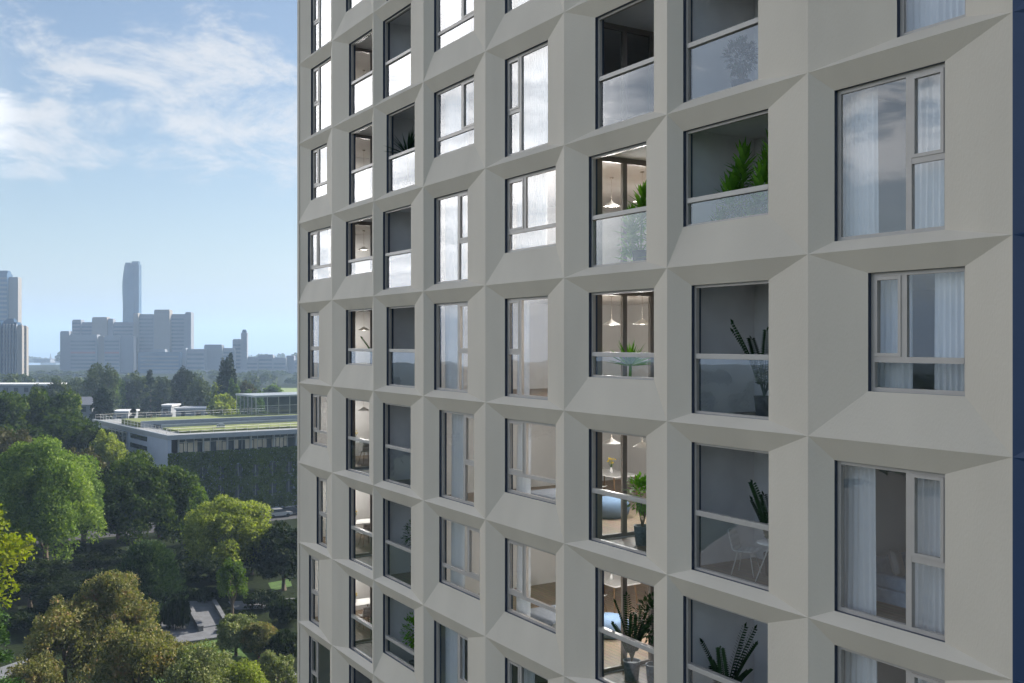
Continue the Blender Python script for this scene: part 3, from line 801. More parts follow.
def crown(kind, h, r, base, n, ls, seed):
    """leaf quads of a crown; crown from z=base*h to h, radius r"""
    g = np.random.default_rng(seed)
    zc = h * (1 + base) / 2; rz = h * (1 - base) / 2
    def rd(m): return unit(g.normal(size=(m, 3)))
    if kind in ('round', 'poplar', 'open'):
        nc = {'round': 130, 'poplar': 80, 'open': 95}[kind]
        c = rd(nc); c[:, 2] = np.where(c[:, 2] < -.55, -c[:, 2], c[:, 2])
        rad = g.uniform(.45, .86, (nc, 1)) ** .8
        cr = g.uniform(.13, .30, nc) * (1.0 if kind != 'open' else .72)
        lump = 1 + .14 * np.sin(3 * np.arctan2(c[:, 1], c[:, 0]) + seed)[:, None]
        C = c * rad * lump
        k = g.choice(nc, n, p=cr ** 2 / (cr ** 2).sum())
        d = rd(n); d[:, 2] = np.where(g.random(n) < .45, np.abs(d[:, 2]), d[:, 2])
        rr_ = g.uniform(.35, 1.08 if kind != 'open' else 2.0, n) ** .5
        flat = np.array([1, 1, .95])
        P = C[k] + d * flat * (cr[k] * rr_)[:, None]
        P = P * np.array([r, r, rz]) + np.array([0, 0, zc])
        D = unit(g.normal(size=(n, 3)) + d * .6); Nn = unit(d + .75 * g.normal(size=(n, 3)))
        S = unit(np.cross(D, Nn)); 
        sz = ls * g.uniform(.6, 1.35, n)
        return quads(P, D, S, sz, sz * .62), C * np.array([r, r, rz]) + np.array([0, 0, zc])
    if kind == 'willow':
        m = 34; ns = n // m; nb = 90
        bd = rd(nb); bd[:, 2] = np.abs(bd[:, 2]) * 1.15 - .22; bd = unit(bd); bs = g.uniform(.80, 1.05, nb)
        bi = g.integers(0, nb, ns)
        off_ = rd(ns) * g.uniform(.3, 1, (ns, 1)) * .23; off_[:, 2] = np.abs(off_[:, 2]) * .8
        st = bd[bi] * (bs[bi] * .84)[:, None] + off_
        p0 = st * np.array([r, r, h * .56]) + np.array([0, 0, h * .42])
        hor = unit(np.concatenate([st[:, :2], np.zeros((ns, 1))], 1))
        ln = g.uniform(.03, .12, ns) * h * np.where(g.random(ns) < .12, 1.9, 1); t = g.random((ns, m))
        P = p0[:, None, :] + hor[:, None, :] * (t * .55)[:, :, None] + g.normal(size=(ns, m, 3)) * .09
        P[:, :, 2] -= ln[:, None] * t
        P = P.reshape(-1, 3); P[:, 2] = np.maximum(P[:, 2], .3); k = len(P)
        D = unit(np.stack([g.normal(size=k) * .45, g.normal(size=k) * .45, -np.ones(k)], 1)); S = unit(np.cross(D, g.normal(size=(k, 3))))
        return quads(P, D, S, ls * g.uniform(.8, 1.6, k), ls * .36), bd * np.array([r, r, h * .5]) * .6 + np.array([0, 0, h * .42])
    if kind in ('cone', 'dome'):
        nb = max(60, n // 70); z = g.uniform(0, 1, nb) ** (1.3 if kind == 'cone' else .7); a = g.uniform(0, 6.283, nb)
        rad = (1 - z) ** .85 if kind == 'cone' else np.sqrt(1 - z ** 2)
        rad = rad * g.uniform(.78, 1.1, nb) + .04
        m = n // nb; t = g.random((nb, m)) ** .6
        zz = base * h + z[:, None] * h * (1 - base)
        zz = zz + (-.10 if kind == 'cone' else .22) * t * rad[:, None] * r + g.normal(size=(nb, m)) * .12 * r * .4
        sp = g.normal(size=(nb, m)) * .14 * r * (t * .6 + .25)
        X = np.cos(a)[:, None] * rad[:, None] * r * t - np.sin(a)[:, None] * sp
        Y = np.sin(a)[:, None] * rad[:, None] * r * t + np.cos(a)[:, None] * sp
        P = np.stack([X, Y, zz], 2).reshape(-1, 3); k = len(P)
        ad = np.stack([np.repeat(np.cos(a), m), np.repeat(np.sin(a), m), np.full(k, .15 if kind == 'cone' else .9)], 1)
        D = unit(ad + g.normal(size=(k, 3)) * .45); S = unit(np.cross(D, g.normal(size=(k, 3))))
        C = np.zeros((0, 3))
        P[:, 2] = np.maximum(P[:, 2], .2)
        return quads(P, D, S, ls * g.uniform(.7, 1.4, k), ls * .36), C
def trunk_mesh(h, r, base, C, seed, tr=None):
    rr = random.Random(seed); mb = MB(); tr = tr or h * .022 + .06
    top = h * (base + (1 - base) * .7); p = []; x = y = 0
    for k in range(7):
        f = k / 6; p.append((x, y, top * f)); x += rr.uniform(-.03, .03) * h * .3; y += rr.uniform(-.03, .03) * h * .3
    mb.tube(p, [tr * (1.35 if k == 0 else 1 - .13 * k) for k in range(7)], 8)
    if len(C):
        idx = rr.sample(range(len(C)), min(14, len(C)))
        for i in idx:
            c = Vector(C[i]); k = rr.randint(2, 5); s = Vector(p[k])
            mid = s.lerp(c, .5) + Vector((0, 0, (c.z - s.z) * -.12))
            mb.tube([s, mid, c], [tr * .42, tr * .26, tr * .08], 5)
    return mb
_meshes = {}
def tree(name, label, cat, x, y, h, r, kind, mat, n, ls, base=.25, seed=0, group=None, key=None, tr=None, rz=None, z=0):
    t = empty(name, (x, y, z), (seed * 1.37) % 6.28 if rz is None else rz, label, cat, group)
    if key and key in _meshes:
        fm, tm = _meshes[key]
        h0, r0 = _meshes[key + '#']
        t.scale = (r / r0, r / r0, h / h0)
    else:
        V, C = crown(kind, h, r, base, n, ls, seed)
        fm = np_mesh('crown', V, np.arange(len(V)).reshape(-1, 4), [LF[mat]])
        tmp = trunk_mesh(h, r, base, C, seed, tr).build('trunk', M['bark'], t)
        tm = tmp.data; bpy.data.objects.remove(tmp)
        if key: _meshes[key] = (fm, tm); _meshes[key + '#'] = (h, r)
    f = bpy.data.objects.new('crown' if name.endswith('tree') or name in ('willow', 'poplar', 'conifer') else 'foliage', fm); link(f, t)
    k = bpy.data.objects.new('trunk' if h > 4 else 'stems', tm); link(k, t)
    return t

# near garden
T = tree
T('willow_tree', 'biggest garden tree, soft light green willow at left beside the yellow green leafy tree', 'tree', bearing(46, 122), 122, height(442, 122), 7.6, 'round', 'willow', 80000, .17, .02, 11)
T('oak_tree', 'dark green broad tree left of the ivy office, its top touching the wall slots', 'tree', bearing(140, 137), 137, height(461, 137), 7.2, 'round', 'oak', 42000, .22, .04, 12)
T('lime_tree', 'dark green tree with bright yellow green side, right of the broad dark tree', 'tree', bearing(186, 140), 140, height(482, 140), 4.2, 'round', 'mid', 16000, .2, .0, 13)
T('round_tree', 'round yellow green tree lit by sun in front of the ivy wall', 'tree', bearing(226, 118), 118, height(499, 118), 5.3, 'round', 'olive', 42000, .15, .12, 14)
T('domed_bush', 'dome shaped dark green yew bush behind the terrace', 'bush', bearing(148, 108), 108, height(545, 108), 3.8, 'dome', 'yew', 24000, .16, .02, 15)
T('young_tree', 'small slim upright tree with pale trunk at terrace corner', 'tree', bearing(232, 106), 106, height(560, 106), 1.75, 'poplar', 'mid', 7000, .11, .2, 16)
T('russet_tree', 'tall olive and russet leaved tree in the foreground of the garden', 'tree', bearing(112, 86), 86, height(573, 86), 3.9, 'open', 'russet', 26000, .12, .05, 17)
T('russet_tree', 'wide olive leaved tree at bottom edge, left of the tall russet one', 'tree', bearing(66, 82), 82, height(600, 82), 3.8, 'open', 'russet', 20000, .12, .02, 18)
T('flowering_shrub', 'broad russet and silver leaved shrub at bottom edge below the terrace', 'shrub', bearing(140, 77), 77, height(622, 77), 3.6, 'open', 'russet', 17000, .11, .02, 19)
T('flowering_shrub', 'silvery green shrub in front of the small sunlit lawn', 'shrub', bearing(190, 76), 76, height(648, 76), 3.0, 'open', 'grey', 14000, .10, .0, 20)
T('flowering_shrub', 'low yellow green shrub at bottom edge right of the silvery one', 'shrub', bearing(240, 78), 78, height(660, 78), 2.4, 'open', 'olive', 9000, .10, .0, 21)
T('flowering_shrub', 'silvery russet shrub at bottom edge between tall russet tree and silvery green shrub', 'shrub', bearing(166, 80), 80, height(636, 80), 3.0, 'open', 'russet', 15000, .10, .0, 38)
T('flowering_shrub', 'olive shrub between lawn and the low yellow green shrub', 'shrub', bearing(214, 81), 81, height(652, 81), 2.2, 'open', 'grey', 9000, .10, .0, 39)
T('flowering_shrub', 'russet shrub at bottom edge left of the wide olive tree', 'shrub', bearing(34, 76), 76, height(652, 76), 2.4, 'open', 'russet', 10000, .10, .0, 55)
T('flowering_shrub', 'low silvery shrub right beside the foot of the tower', 'shrub', bearing(276, 82), 82, height(651, 82), 1.9, 'open', 'grey', 7000, .10, .0, 22)
T('flowering_shrub', 'small purple flowering shrub beside the foot of the tower', 'shrub', bearing(266, 86), 86, height(652, 86), .9, 'open', 'purple', 1500, .08, .0, 23)
T('round_shrub', 'rounded olive green shrub standing right of the terrace', 'shrub', bearing(236, 95), 95, height(613, 95), 2.2, 'round', 'grey', 12000, .11, .02, 24)
T('round_shrub', 'second rounded olive shrub touching the tower edge side of the first', 'shrub', bearing(262, 94), 94, height(624, 94), 1.9, 'round', 'russet', 9000, .11, .0, 25)
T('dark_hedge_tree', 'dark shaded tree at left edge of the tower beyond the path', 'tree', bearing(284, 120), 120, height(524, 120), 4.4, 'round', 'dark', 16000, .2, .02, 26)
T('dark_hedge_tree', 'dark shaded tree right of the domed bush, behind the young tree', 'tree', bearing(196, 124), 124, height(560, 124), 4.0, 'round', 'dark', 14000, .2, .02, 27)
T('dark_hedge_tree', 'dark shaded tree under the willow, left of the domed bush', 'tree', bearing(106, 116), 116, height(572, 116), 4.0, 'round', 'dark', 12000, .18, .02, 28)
T('leafy_tree', 'bright yellow green leafy tree cut by the left edge of the photo', 'tree', bearing(-60, 75), 75, height(480, 75), 5.4, 'open', 'acid', 15000, .19, .35, 77, tr=.2)
T('conifer', 'bright green conifer in the bottom left corner', 'tree', bearing(-8, 62), 62, height(606, 62), 3.3, 'cone', 'bconif', 16000, .13, .1, 30)
T('oak_tree', 'dark green oak behind the willow at left edge', 'tree', bearing(2, 190), 190, height(392, 190), 8.5, 'round', 'oak', 20000, .34, .15, 31)
T('oak_tree', 'tallest dark green oak behind the willow', 'tree', bearing(42, 194), 194, height(392, 194), 7.6, 'round', 'oak', 20000, .34, .15, 32)
T('oak_tree', 'dark green oak behind the willow, second from the ivy office', 'tree', bearing(72, 182), 182, height(414, 182), 5.6, 'round', 'oak', 14000, .3, .1, 33)
T('oak_tree', 'lowest dark green oak beside the office left wall', 'tree', bearing(92, 176), 176, height(427, 176), 4.4, 'round', 'dark', 12000, .28, .1, 34)
T('birch_tree', 'small yellowish tree before the office left wall', 'tree', bearing(108, 160), 160, height(431, 160), 3.1, 'poplar', 'olive', 9000, .2, .15, 35)
T('copper_tree', 'reddish brown tree behind the willow top at left edge', 'tree', bearing(14, 152), 152, height(428, 152), 6.0, 'open', 'brown', 10000, .26, .2, 36)
T('copper_tree', 'reddish brown tree between willow and yellowish tree', 'tree', bearing(84, 150), 150, height(448, 150), 4.0, 'open', 'brown', 8000, .22, .2, 37)
for i, (px, d, py, r) in enumerate([(118, 150, 470, 4.6), (160, 152, 474, 4.4), (62, 142, 480, 5.0), (205, 146, 507, 3.6), (124, 126, 566, 3.8), (178, 128, 548, 4.0), (70, 108, 585, 3.6), (30, 112, 560, 4.2), (262, 138, 530, 3.2), (20, 150, 455, 5), (92, 128, 548, 4.4), (60, 118, 575, 4.0), (252, 128, 545, 3.2)]):
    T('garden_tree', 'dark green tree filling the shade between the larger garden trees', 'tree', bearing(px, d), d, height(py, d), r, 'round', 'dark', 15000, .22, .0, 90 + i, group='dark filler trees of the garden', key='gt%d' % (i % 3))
for i, (px, d, py, r) in enumerate([(60, 108, 600, 2.6), (20, 104, 612, 2.8), (182, 118, 590, 2.2), (262, 112, 592, 2.3), (288, 106, 600, 2.2), (210, 116, 590, 1.8), (286, 93, 632, 1.9), (140, 100, 614, 2.3), (176, 104, 602, 1.4), (244, 104, 612, 1.1)]):
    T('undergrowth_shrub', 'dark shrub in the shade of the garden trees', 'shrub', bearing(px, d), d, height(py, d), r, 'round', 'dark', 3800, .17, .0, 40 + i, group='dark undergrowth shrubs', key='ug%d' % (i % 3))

# trees between the office and the city, each at its own distance
MID = [
 ('round_tree', 'tall round tree with sunlit right side before the wide pale complex', 100, 330, 364, 6.2, 'round', 'far'),
 ('round_tree', 'pale green round tree leaning behind the tall round one', 113, 345, 374, 4.6, 'round', 'mid'),
 ('conifer', 'dark conifer in front of the tall round tree, by the small house', 103, 262, 388, 2.9, 'round', 'conif'),
 ('round_tree', 'greyish round tree between flat white building and tall round tree', 60, 300, 380, 4.6, 'round', 'far'),
 ('round_tree', 'small yellow green tree beside the small blue white house', 71, 250, 392, 2.9, 'round', 'olive'),
 ('conifer', 'dark pointed conifer above the left end of the green roof', 150, 330, 371, 4.2, 'cone', 'conif'),
 ('conifer', 'small dark conifer left of the pointed one', 133, 270, 401, 1.7, 'cone', 'conif'),
 ('round_tree', 'dark broad tree behind the small white houses', 184, 330, 369, 5.0, 'round', 'dark'),
 ('round_tree', 'dark green tree right of the dark broad one', 197, 320, 379, 4.6, 'round', 'far'),
 ('poplar', 'tall narrow poplar rising before the low blocks', 228, 305, 355, 2.9, 'poplar', 'conif'),
 ('poplar', 'shorter poplar leaning on the tall narrow one', 234, 295, 383, 2.4, 'poplar', 'mid'),
 ('round_tree', 'olive tree just left of the tall poplar', 219, 310, 381, 3.0, 'round', 'olive'),
 ('round_tree', 'brownish round tree right of the tall poplar', 246, 330, 383, 4.6, 'round', 'brown'),
 ('round_tree', 'wide yellow green tree under the poplar behind the green roof', 222, 262, 398, 4.6, 'round', 'olive'),
 ('round_tree', 'green round tree behind the glass pavilion', 252, 290, 391, 4.0, 'round', 'mid'),
 ('round_tree', 'grey green tree right of the flat white building', 42, 330, 383, 4.2, 'round', 'far'),
 ('round_tree', 'dark tree left of the dark broad one, above the houses', 163, 345, 378, 4.4, 'round', 'far'),
 ('round_tree', 'low dark tree in front of the apartment block', 10, 420, 374, 4.4, 'round', 'far'),
 ('round_tree', 'round tree beyond the glass pavilion by the pale meadow', 272, 360, 386, 4.6, 'round', 'mid'),
 ('conifer', 'small dark conifer beside the white roofed house', 159, 280, 400, 1.6, 'cone', 'conif'),
 ('round_tree', 'rounded tree left of the pointed conifer', 137, 350, 376, 5.0, 'round', 'far'),
 ('round_tree', 'bluish tree right of the greyish round one', 78, 380, 379, 5.2, 'round', 'far'),
]
for i, (nm, lb, px, d, py, r, kd, mt) in enumerate(MID):
    T(nm, lb, 'tree', bearing(px, d), d, height(py, d), r, kd, mt, 5200, .42, .06, 60 + i, group='trees between office and city')

# the wood beyond, one mass of crowns
def woodland(name, spots, mat, ls, per, seed):
    g = np.random.default_rng(seed); base = []
    for i in range(4):
        V, _ = crown('round', 1, .55, .0, per, ls, seed + i); base.append(V)
    out = []
    for (x, y, h, r, z) in spots:
        V = base[g.integers(0, 4)].copy(); a = g.uniform(0, 6.28)
        c, s = np.cos(a), np.sin(a)
        X = V[:, 0] * c - V[:, 1] * s; Y = V[:, 0] * s + V[:, 1] * c
        out.append(np.stack([X * r / .55 + x, Y * r / .55 + y, V[:, 2] * h + z], 1))
    V = np.concatenate(out)
    o = bpy.data.objects.new(name, np_mesh(name, V, np.arange(len(V)).reshape(-1, 4), [LF[mat]])); link(o)
    return tag(o, kind='stuff')
g = np.random.default_rng(2)
sp = []
for i in range(250):
    d = g.uniform(370, 880); px = g.uniform(-160, 420)
    if d < 620 and 258 < px < 335 : continue
    h = max(5.0, min(g.uniform(8, 15), height(g.uniform(373, 381) , d)))
    sp.append((bearing(px, d), d, h, g.uniform(4, 7.5), 0))
tag(woodland('wood', sp, 'far', .11, 420, 5), 'hazy mass of trees in front of the city', 'wood')
sp = []
for i in range(220):
    a = g.uniform(R(-115), R(-35)); d = g.uniform(190, 700); x, y = d * math.sin(a), d * math.cos(a)
    px = 512 + F * x / y if y > 1 else -999
    if px > -110 : continue
    sp.append((x, y, g.uniform(8, 14), g.uniform(5, 9), 0))
tag(woodland('wood', sp, 'dark', .07, 900, 9), 'park trees outside the left edge, mirrored in the windows', 'wood')
sp = [(bearing(px, d), d, h, r, terr(d)) for px, d, h, r in [(g.uniform(-200, 420), g.uniform(1500, 3800), g.uniform(10, 16), g.uniform(8, 16)) for _ in range(160)]]
tag(woodland('wood', sp, 'far', .16, 120, 13), 'far-off trees down the valley behind the towers', 'wood')

# ------------------------------------------------------------------ office with ivy wall and green roof
M['owall'] = surf('office_render', (.40, .46, .56), rough=.6, var=.05, scale=.5)
M['ofas'] = surf('office_fascia', (.29, .32, .35), rough=.45, var=.05)
M['oglass'] = surf('office_glazing', (.035, .05, .06), rough=.06, var=.3, scale=.6, spec=.9)
M['ofin'] = surf('office_fin_metal', (.40, .41, .40), rough=.4, var=.05)
M['sedum'] = surf('sedum_roof', (.15, .18, .05), rough=1, var=.45, scale=.35, bump=.5, bscale=3)
M['gravel'] = surf('roof_gravel_grey', (.26, .27, .28), rough=1, var=.25, scale=1)
M['blind'] = surf('pale_window_blind', (.52, .45, .33), rough=.8, var=.25, scale=.6)
C0 = Vector((-58.6, 169.5, 0)); A_ = Vector((.846, .533, 0)).normalized(); B_ = Vector((-.613, .791, 0)).normalized()
LA, LB, ZR = 75.0, 45.5, 14.0
off = empty('office_building', C0, 0, 'four storey office with ivy covered front, blue grey side wall and green roof', 'building')
def op(s, t, z=0): v = A_ * s + B_ * t; return (v.x, v.y, z)
def opoly(s0, s1, t0, t1): return [op(s0, t0)[:2], op(s1, t0)[:2], op(s1, t1)[:2], op(s0, t1)[:2]]
def obox(mb, s0, s1, t0, t1, z0, z1, m=0): mb.prism(opoly(s0, s1, t0, t1), z0, z1, m)
m = MB(); obox(m, 0, LA, 0.0, LB, 0, 10.6); obox(m, 0, .6, 0, LB, 10.6, 13.2); obox(m, 2.0, LA, 1.2, LB, 10.6, 13.2, 1)
m.build('wall', [M['owall'], M['oglass']], off)
m = MB(); obox(m, -.15, LA, -.15, .35, 13.2, ZR); obox(m, -.15, .35, .35, LB, 13.2, ZR + .003); obox(m, .35, LA, .35, LB, 13.2, 13.8, 1)
m.build('roof', [M['ofas'], M['gravel']], off)
m = MB(); obox(m, 4, 44, 5, 15, 13.8, 14.15); obox(m, 2, LA, 22, 33, 13.8, 14.75); obox(m, 4, 44, 15.4, 15.8, 13.8, 14.6, 1); obox(m, 2, LA, 20.6, 21.2, 13.8, 15.0, 1)
obox(m, 45, LA, 5, 15, 13.8, 14.1); m.build('green_roof', [M['sedum'], M['ofas']], off)
m = MB(); obox(m, 4, 40, 17, 20, 13.8, 14.4); m.build('roof_skylight', M['oglass'], off)
for (s, t) in ((12, 9), (33, 12)):
    m = MB(); obox(m, s, s + 1.2, t, t + 1.0, 14.1, 14.7); obox(m, s + .2, s + 1.0, t + .2, t + .8, 14.7, 14.85, 0); m.build('roof_vent', M['ofas'], off)
m = MB()
for s in np.arange(0.1, LA, 2.0):
    p = op(s, 1.0); m.tube([(p[0], p[1], 13.9), (p[0], p[1], 15.0)], .03, 5); p = op(s, 44); m.tube([(p[0], p[1], 13.9), (p[0], p[1], 15.0)], .03, 5)
for t in np.arange(1, 44, 2.0):
    p = op(.8, t); m.tube([(p[0], p[1], 13.9), (p[0], p[1], 15.0)], .03, 5)
for z in (14.5, 15.0):
    for a, b in (((.1, 1.0), (LA, 1.0)), ((.1, 44), (LA, 44)), ((.8, 1), (.8, 44))):
        m.tube([op(a[0], a[1], z), op(b[0], b[1], z)], .03, 5)
m.build('roof_railing', M['ofin'], off)
# slots and stair glazing in the side wall
for z in (12.5, 10.8, 9.1, 7.4):
    m = MB(); obox(m, -.03, .1, 10.9, 20.6, z - .42, z + .42)
    m.build('wall_slot', M['oglass'], off)
m = MB(); obox(m, -.04, .1, 22.5, 34.5, 5, 13.0); st = m.build('stair_glazing', M['oglass'], off)
m = MB()
for t in np.arange(22.5, 35, 2.4): obox(m, -.16, -.045, t - .08, t + .08, 5, 13.0)
for z in (5.2, 8.0, 10.4, 12.8): obox(m, -.12, -.046, 22.6, 34.4, z - .1, z + .1)
m.build('stair_mullions', M['ofin'], st)
# top storey glazing: fins, blinds
for s in np.arange(2.0, LA, 4.2):
    m = MB(); obox(m, s - .09, s + .09, .45, .75, 10.6, 13.19); m.build('facade_column', M['ofin'], off)
rr = random.Random(4)
s = 2.3
while s < 22:
    w_ = rr.uniform(.5, 1.0)
    if rr.random() < .72: m = MB(); obox(m, s, s + w_, 1.12, 1.19, rr.uniform(10.7, 11.0), rr.uniform(12.3, 12.8)); m.build('window_blind', M['blind'], off)
    s += w_ + .15
m = MB()
for s in np.arange(2.0, LA, 1.4): obox(m, s - .035, s + .035, 1.08, 1.195, 10.62, 13.19)
obox(m, 2, LA, 1.06, 1.195, 12.5, 12.58); obox(m, .6, LA, -.02, 1.15, 10.602, 10.72)
m.build('window_mullions', M['ofin'], off)
for zc in (7.2, 3.6):
    for s in np.arange(2.0, 62, 3.1):
        m = MB(); obox(m, s, s + 1.5, -.03, .1, zc - 1.15, zc + 1.15)
        wn = m.build('window', M['oglass'], off)
        m = MB(); obox(m, s + .7, s + .78, -.06, -.035, zc - 1.1, zc + 1.1); obox(m, s - .06, s + 1.56, -.14, -.035, zc - 1.25, zc - 1.16); m.build('window_frame', M['ofin'], wn)
# ivy: leaf curtain on the lower front, thinner over the windows
g = np.random.default_rng(8)
n = 60000
s = g.uniform(0, 64, n); z = g.uniform(.2, 10.9, n)
keep = np.ones(n, bool)
ph = (s - 2.0) % 3.1
for zc in (7.2, 3.6):
    edge = .12 * np.sin(s * 5.3) + .15 * np.sin(z * 4 + s)
    win = (ph > .1 + edge) & (ph < 1.42 - edge) & (np.abs(z - zc) < 1.12 + edge)
    keep &= ~(win & (g.random(n) < .94))
s, z = s[keep], z[keep]; n = len(s)
dp = .12 + .22 * (.5 + .5 * np.sin(s * 1.9) * np.sin(z * 1.3)) * g.random(n)
P = np.array(A_)[None] * s[:, None] - np.array(B_)[None] * dp[:, None] + np.array([[0, 0, 1]]) * z[:, None]
nn = unit(-np.array(B_)[None] + g.normal(size=(n, 3)) * .5); D = unit(g.normal(size=(n, 3)) + np.array([[0, 0, -1.2]])); S = unit(np.cross(D, nn))
sz = .17 * g.uniform(.7, 1.4, n)
V = quads(P, D, S, sz, sz * .8)
iv = bpy.data.objects.new('ivy', np_mesh('ivy', V, np.arange(len(V)).reshape(-1, 4), [LF['mid']])); link(iv)
iv.location = C0; tag(iv, 'dark green ivy covering the lower front wall of the office', 'ivy')
# glass pavilion on the roof
M['pglass'] = glass('pavilion_glass', ior=1.7, tint=(.72, .82, .86), wav=.001, extra=.05)
pv = empty('glass_pavilion', C0 + Vector(op(26.5, 27, 14.75)), 0, 'two level glass pavilion standing on the green roof', 'pavilion')
def pbox(m, s0, s1, t0, t1, z0, z1, k=0): m.prism([((A_ * a + B_ * b).x, (A_ * a + B_ * b).y) for a, b in ((s0, t0), (s1, t0), (s1, t1), (s0, t1))], z0, z1, k)
m = MB(); pbox(m, -.2, 24.2, -.2, 10.2, 3.75, 4.1); m.build('roof', M['ofas'], pv)
m = MB(); 
for a, b, c_, d_ in ((0, 0, 24, 0), (0, 0, 0, 10)):
    p = A_ * a + B_ * b; q = A_ * c_ + B_ * d_; m.face([(p.x, p.y, 0), (q.x, q.y, 0), (q.x, q.y, 3.75), (p.x, p.y, 3.75)])
m.build('glass_wall', M['pglass'], pv)
m = MB()
for s in np.arange(0, 24.1, 2.4): pbox(m, s - .06, s + .06, -.08, -.001, 0, 3.75)
for t in np.arange(2, 10.1, 2): pbox(m, -.08, -.001, t - .06, t + .06, 0, 3.75)
for z in (.1, 1.9): pbox(m, 0, 24, -.07, -.002, z, z + .1)
m.build('mullion', M['ofin'], pv)
m = MB(); pbox(m, 6, 23.6, 2.5, 9.6, 0, 3.7); m.build('core_wall', M['oglass'], pv)

# ------------------------------------------------------------------ small buildings between office and city
M['hwall'] = surf('white_house_wall', (.24, .26, .29), rough=.8, var=.06)
M['hroof'] = surf('flat_light_roof', (.55, .56, .58), rough=.8, var=.1)
M['droof'] = surf('slate_roof', (.16, .17, .2), rough=.7, var=.15)
M['win'] = surf('dark_window', (.05, .06, .075), rough=.15, var=.2)
def house(px0, px1, d, ptop, hh, label, roof='flat', name='house'):
    x0, x1 = bearing(px0, d), bearing(px1, d); zt_ = height(ptop, d); z0 = max(0, zt_ - hh) if hh else 0
    t = empty(name, ((x0 + x1) / 2, d, 0), 0, label, 'building'); w = (x1 - x0) / 2; dp_ = max(8, w * .9)
    m = MB(); m.box(-w, w, 0, dp_, 0, zt_ - .5); m.build('wall', M['hwall'], t)
    m = MB()
    if roof == 'flat': m.box(-w - .4, w + .4, -.4, dp_ + .4, zt_ - .5, zt_)
    else:
        e = zt_ - 2.2
        for q in (0, 1):
            pass
        m.face([(-w - .3, -.5, zt_ - .7), (w + .3, -.5, zt_ - .7), (w + .3, dp_ / 2, zt_ + 1.2), (-w - .3, dp_ / 2, zt_ + 1.2)])
        m.face([(-w - .3, dp_ + .5, zt_ - .7), (-w - .3, dp_ / 2, zt_ + 1.2), (w + .3, dp_ / 2, zt_ + 1.2), (w + .3, dp_ + .5, zt_ - .7)])
        m.face([(-w, 0, zt_ - .5), (-w, dp_, zt_ - .5), (-w, dp_ / 2, zt_ + 1.1)]); m.face([(w, 0, zt_ - .5), (w, dp_ / 2, zt_ + 1.1), (w, dp_, zt_ - .5)])
    m.build('roof', M['hroof' if roof == 'flat' else 'droof'], t)
    k = max(1, int(2 * w / 3.2)); fl = max(1, int(zt_ / 3.2))
    for j in range(fl):
        zc = zt_ - 1.9 - j * 3.1
        if zc < 1: break
        for i in range(k):
            xc = -w + (i + .5) * 2 * w / k
            if j > 1: continue
            m = MB(); m.box(xc - .7, xc + .7, -.06, .05, zc - .7, zc + .7); m.build('window', M['win'], t)
house(-20, 52, 330, 384, 0, 'long flat white building at left edge below the apartment block', name='long_building')
house(75, 92, 268, 402, 0, 'small pale blue house beside the dark conifer', 'gable')
house(176, 206, 300, 408, 0, 'low white house behind the green roof')
house(160, 171, 305, 405, 0, 'small white roofed house left of the low white one')
house(110, 128, 300, 411, 0, 'low pale house above the left end of the green roof')

# ------------------------------------------------------------------ the city
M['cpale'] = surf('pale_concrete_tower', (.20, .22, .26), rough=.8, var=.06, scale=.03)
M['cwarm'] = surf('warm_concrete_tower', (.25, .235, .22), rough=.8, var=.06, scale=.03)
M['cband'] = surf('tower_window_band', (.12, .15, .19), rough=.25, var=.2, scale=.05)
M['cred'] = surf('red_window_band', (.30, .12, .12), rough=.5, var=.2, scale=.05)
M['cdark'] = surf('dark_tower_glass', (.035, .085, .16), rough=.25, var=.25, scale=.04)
def block(root, px0, px1, ptop, d, dep, mat, bands=True, step=3.6, red=False, name='wall', frac=(0.06, .94)):
    """one slab of a far building, with a recess-dark strip per storey"""
    dep *= .35
    x0, x1 = bearing(px0, d) - root.location.x, bearing(px1, d) - root.location.x; zt_ = height(ptop, d); y0 = d - root.location.y
    m = MB(); m.box(x0, x1, y0, y0 + dep, 0, zt_); w = m.build(name, M[mat], root)
    m = MB(); m.box(x0 + .5, x1 - .5, y0 + .5, y0 + dep - .5, zt_, zt_ + .9); m.build('roof_edge', M[mat], w)
    if bands:
        b = MB(); z = 4.0; a0 = x0 + (x1 - x0) * frac[0]; a1 = x0 + (x1 - x0) * frac[1]; k = 0
        while z < zt_ - 3:
            b.box(a0, a1, y0 - .35, y0 - .01, z, z + step * .48, 1 if red and k == 4 else 0); z += step; k += 1
        b.build('window_bands', [M['cband'], M['cred']], w)
    return w
def city(name, px, d, label):
    return empty(name, (bearing(px, d), d, 0), 0, label, 'building')
D1 = 960
c = city('office_complex', 97, D1, 'wide stepped pale office complex, left wing, before the slender dark tower')
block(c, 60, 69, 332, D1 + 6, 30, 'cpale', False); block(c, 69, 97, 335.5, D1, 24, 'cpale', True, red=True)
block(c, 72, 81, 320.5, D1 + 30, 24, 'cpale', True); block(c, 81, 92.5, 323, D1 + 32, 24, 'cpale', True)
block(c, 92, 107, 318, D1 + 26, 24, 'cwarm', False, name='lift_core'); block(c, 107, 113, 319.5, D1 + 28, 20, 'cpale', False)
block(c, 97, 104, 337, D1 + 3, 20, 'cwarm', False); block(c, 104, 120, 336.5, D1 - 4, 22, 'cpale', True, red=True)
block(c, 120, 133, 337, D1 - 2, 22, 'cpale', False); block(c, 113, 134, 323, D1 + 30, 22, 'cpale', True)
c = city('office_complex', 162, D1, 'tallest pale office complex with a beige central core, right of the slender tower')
block(c, 133.5, 138, 314, D1 + 10, 24, 'cwarm', False); block(c, 138, 154, 315, D1 + 14, 26, 'cpale', True, red=False)
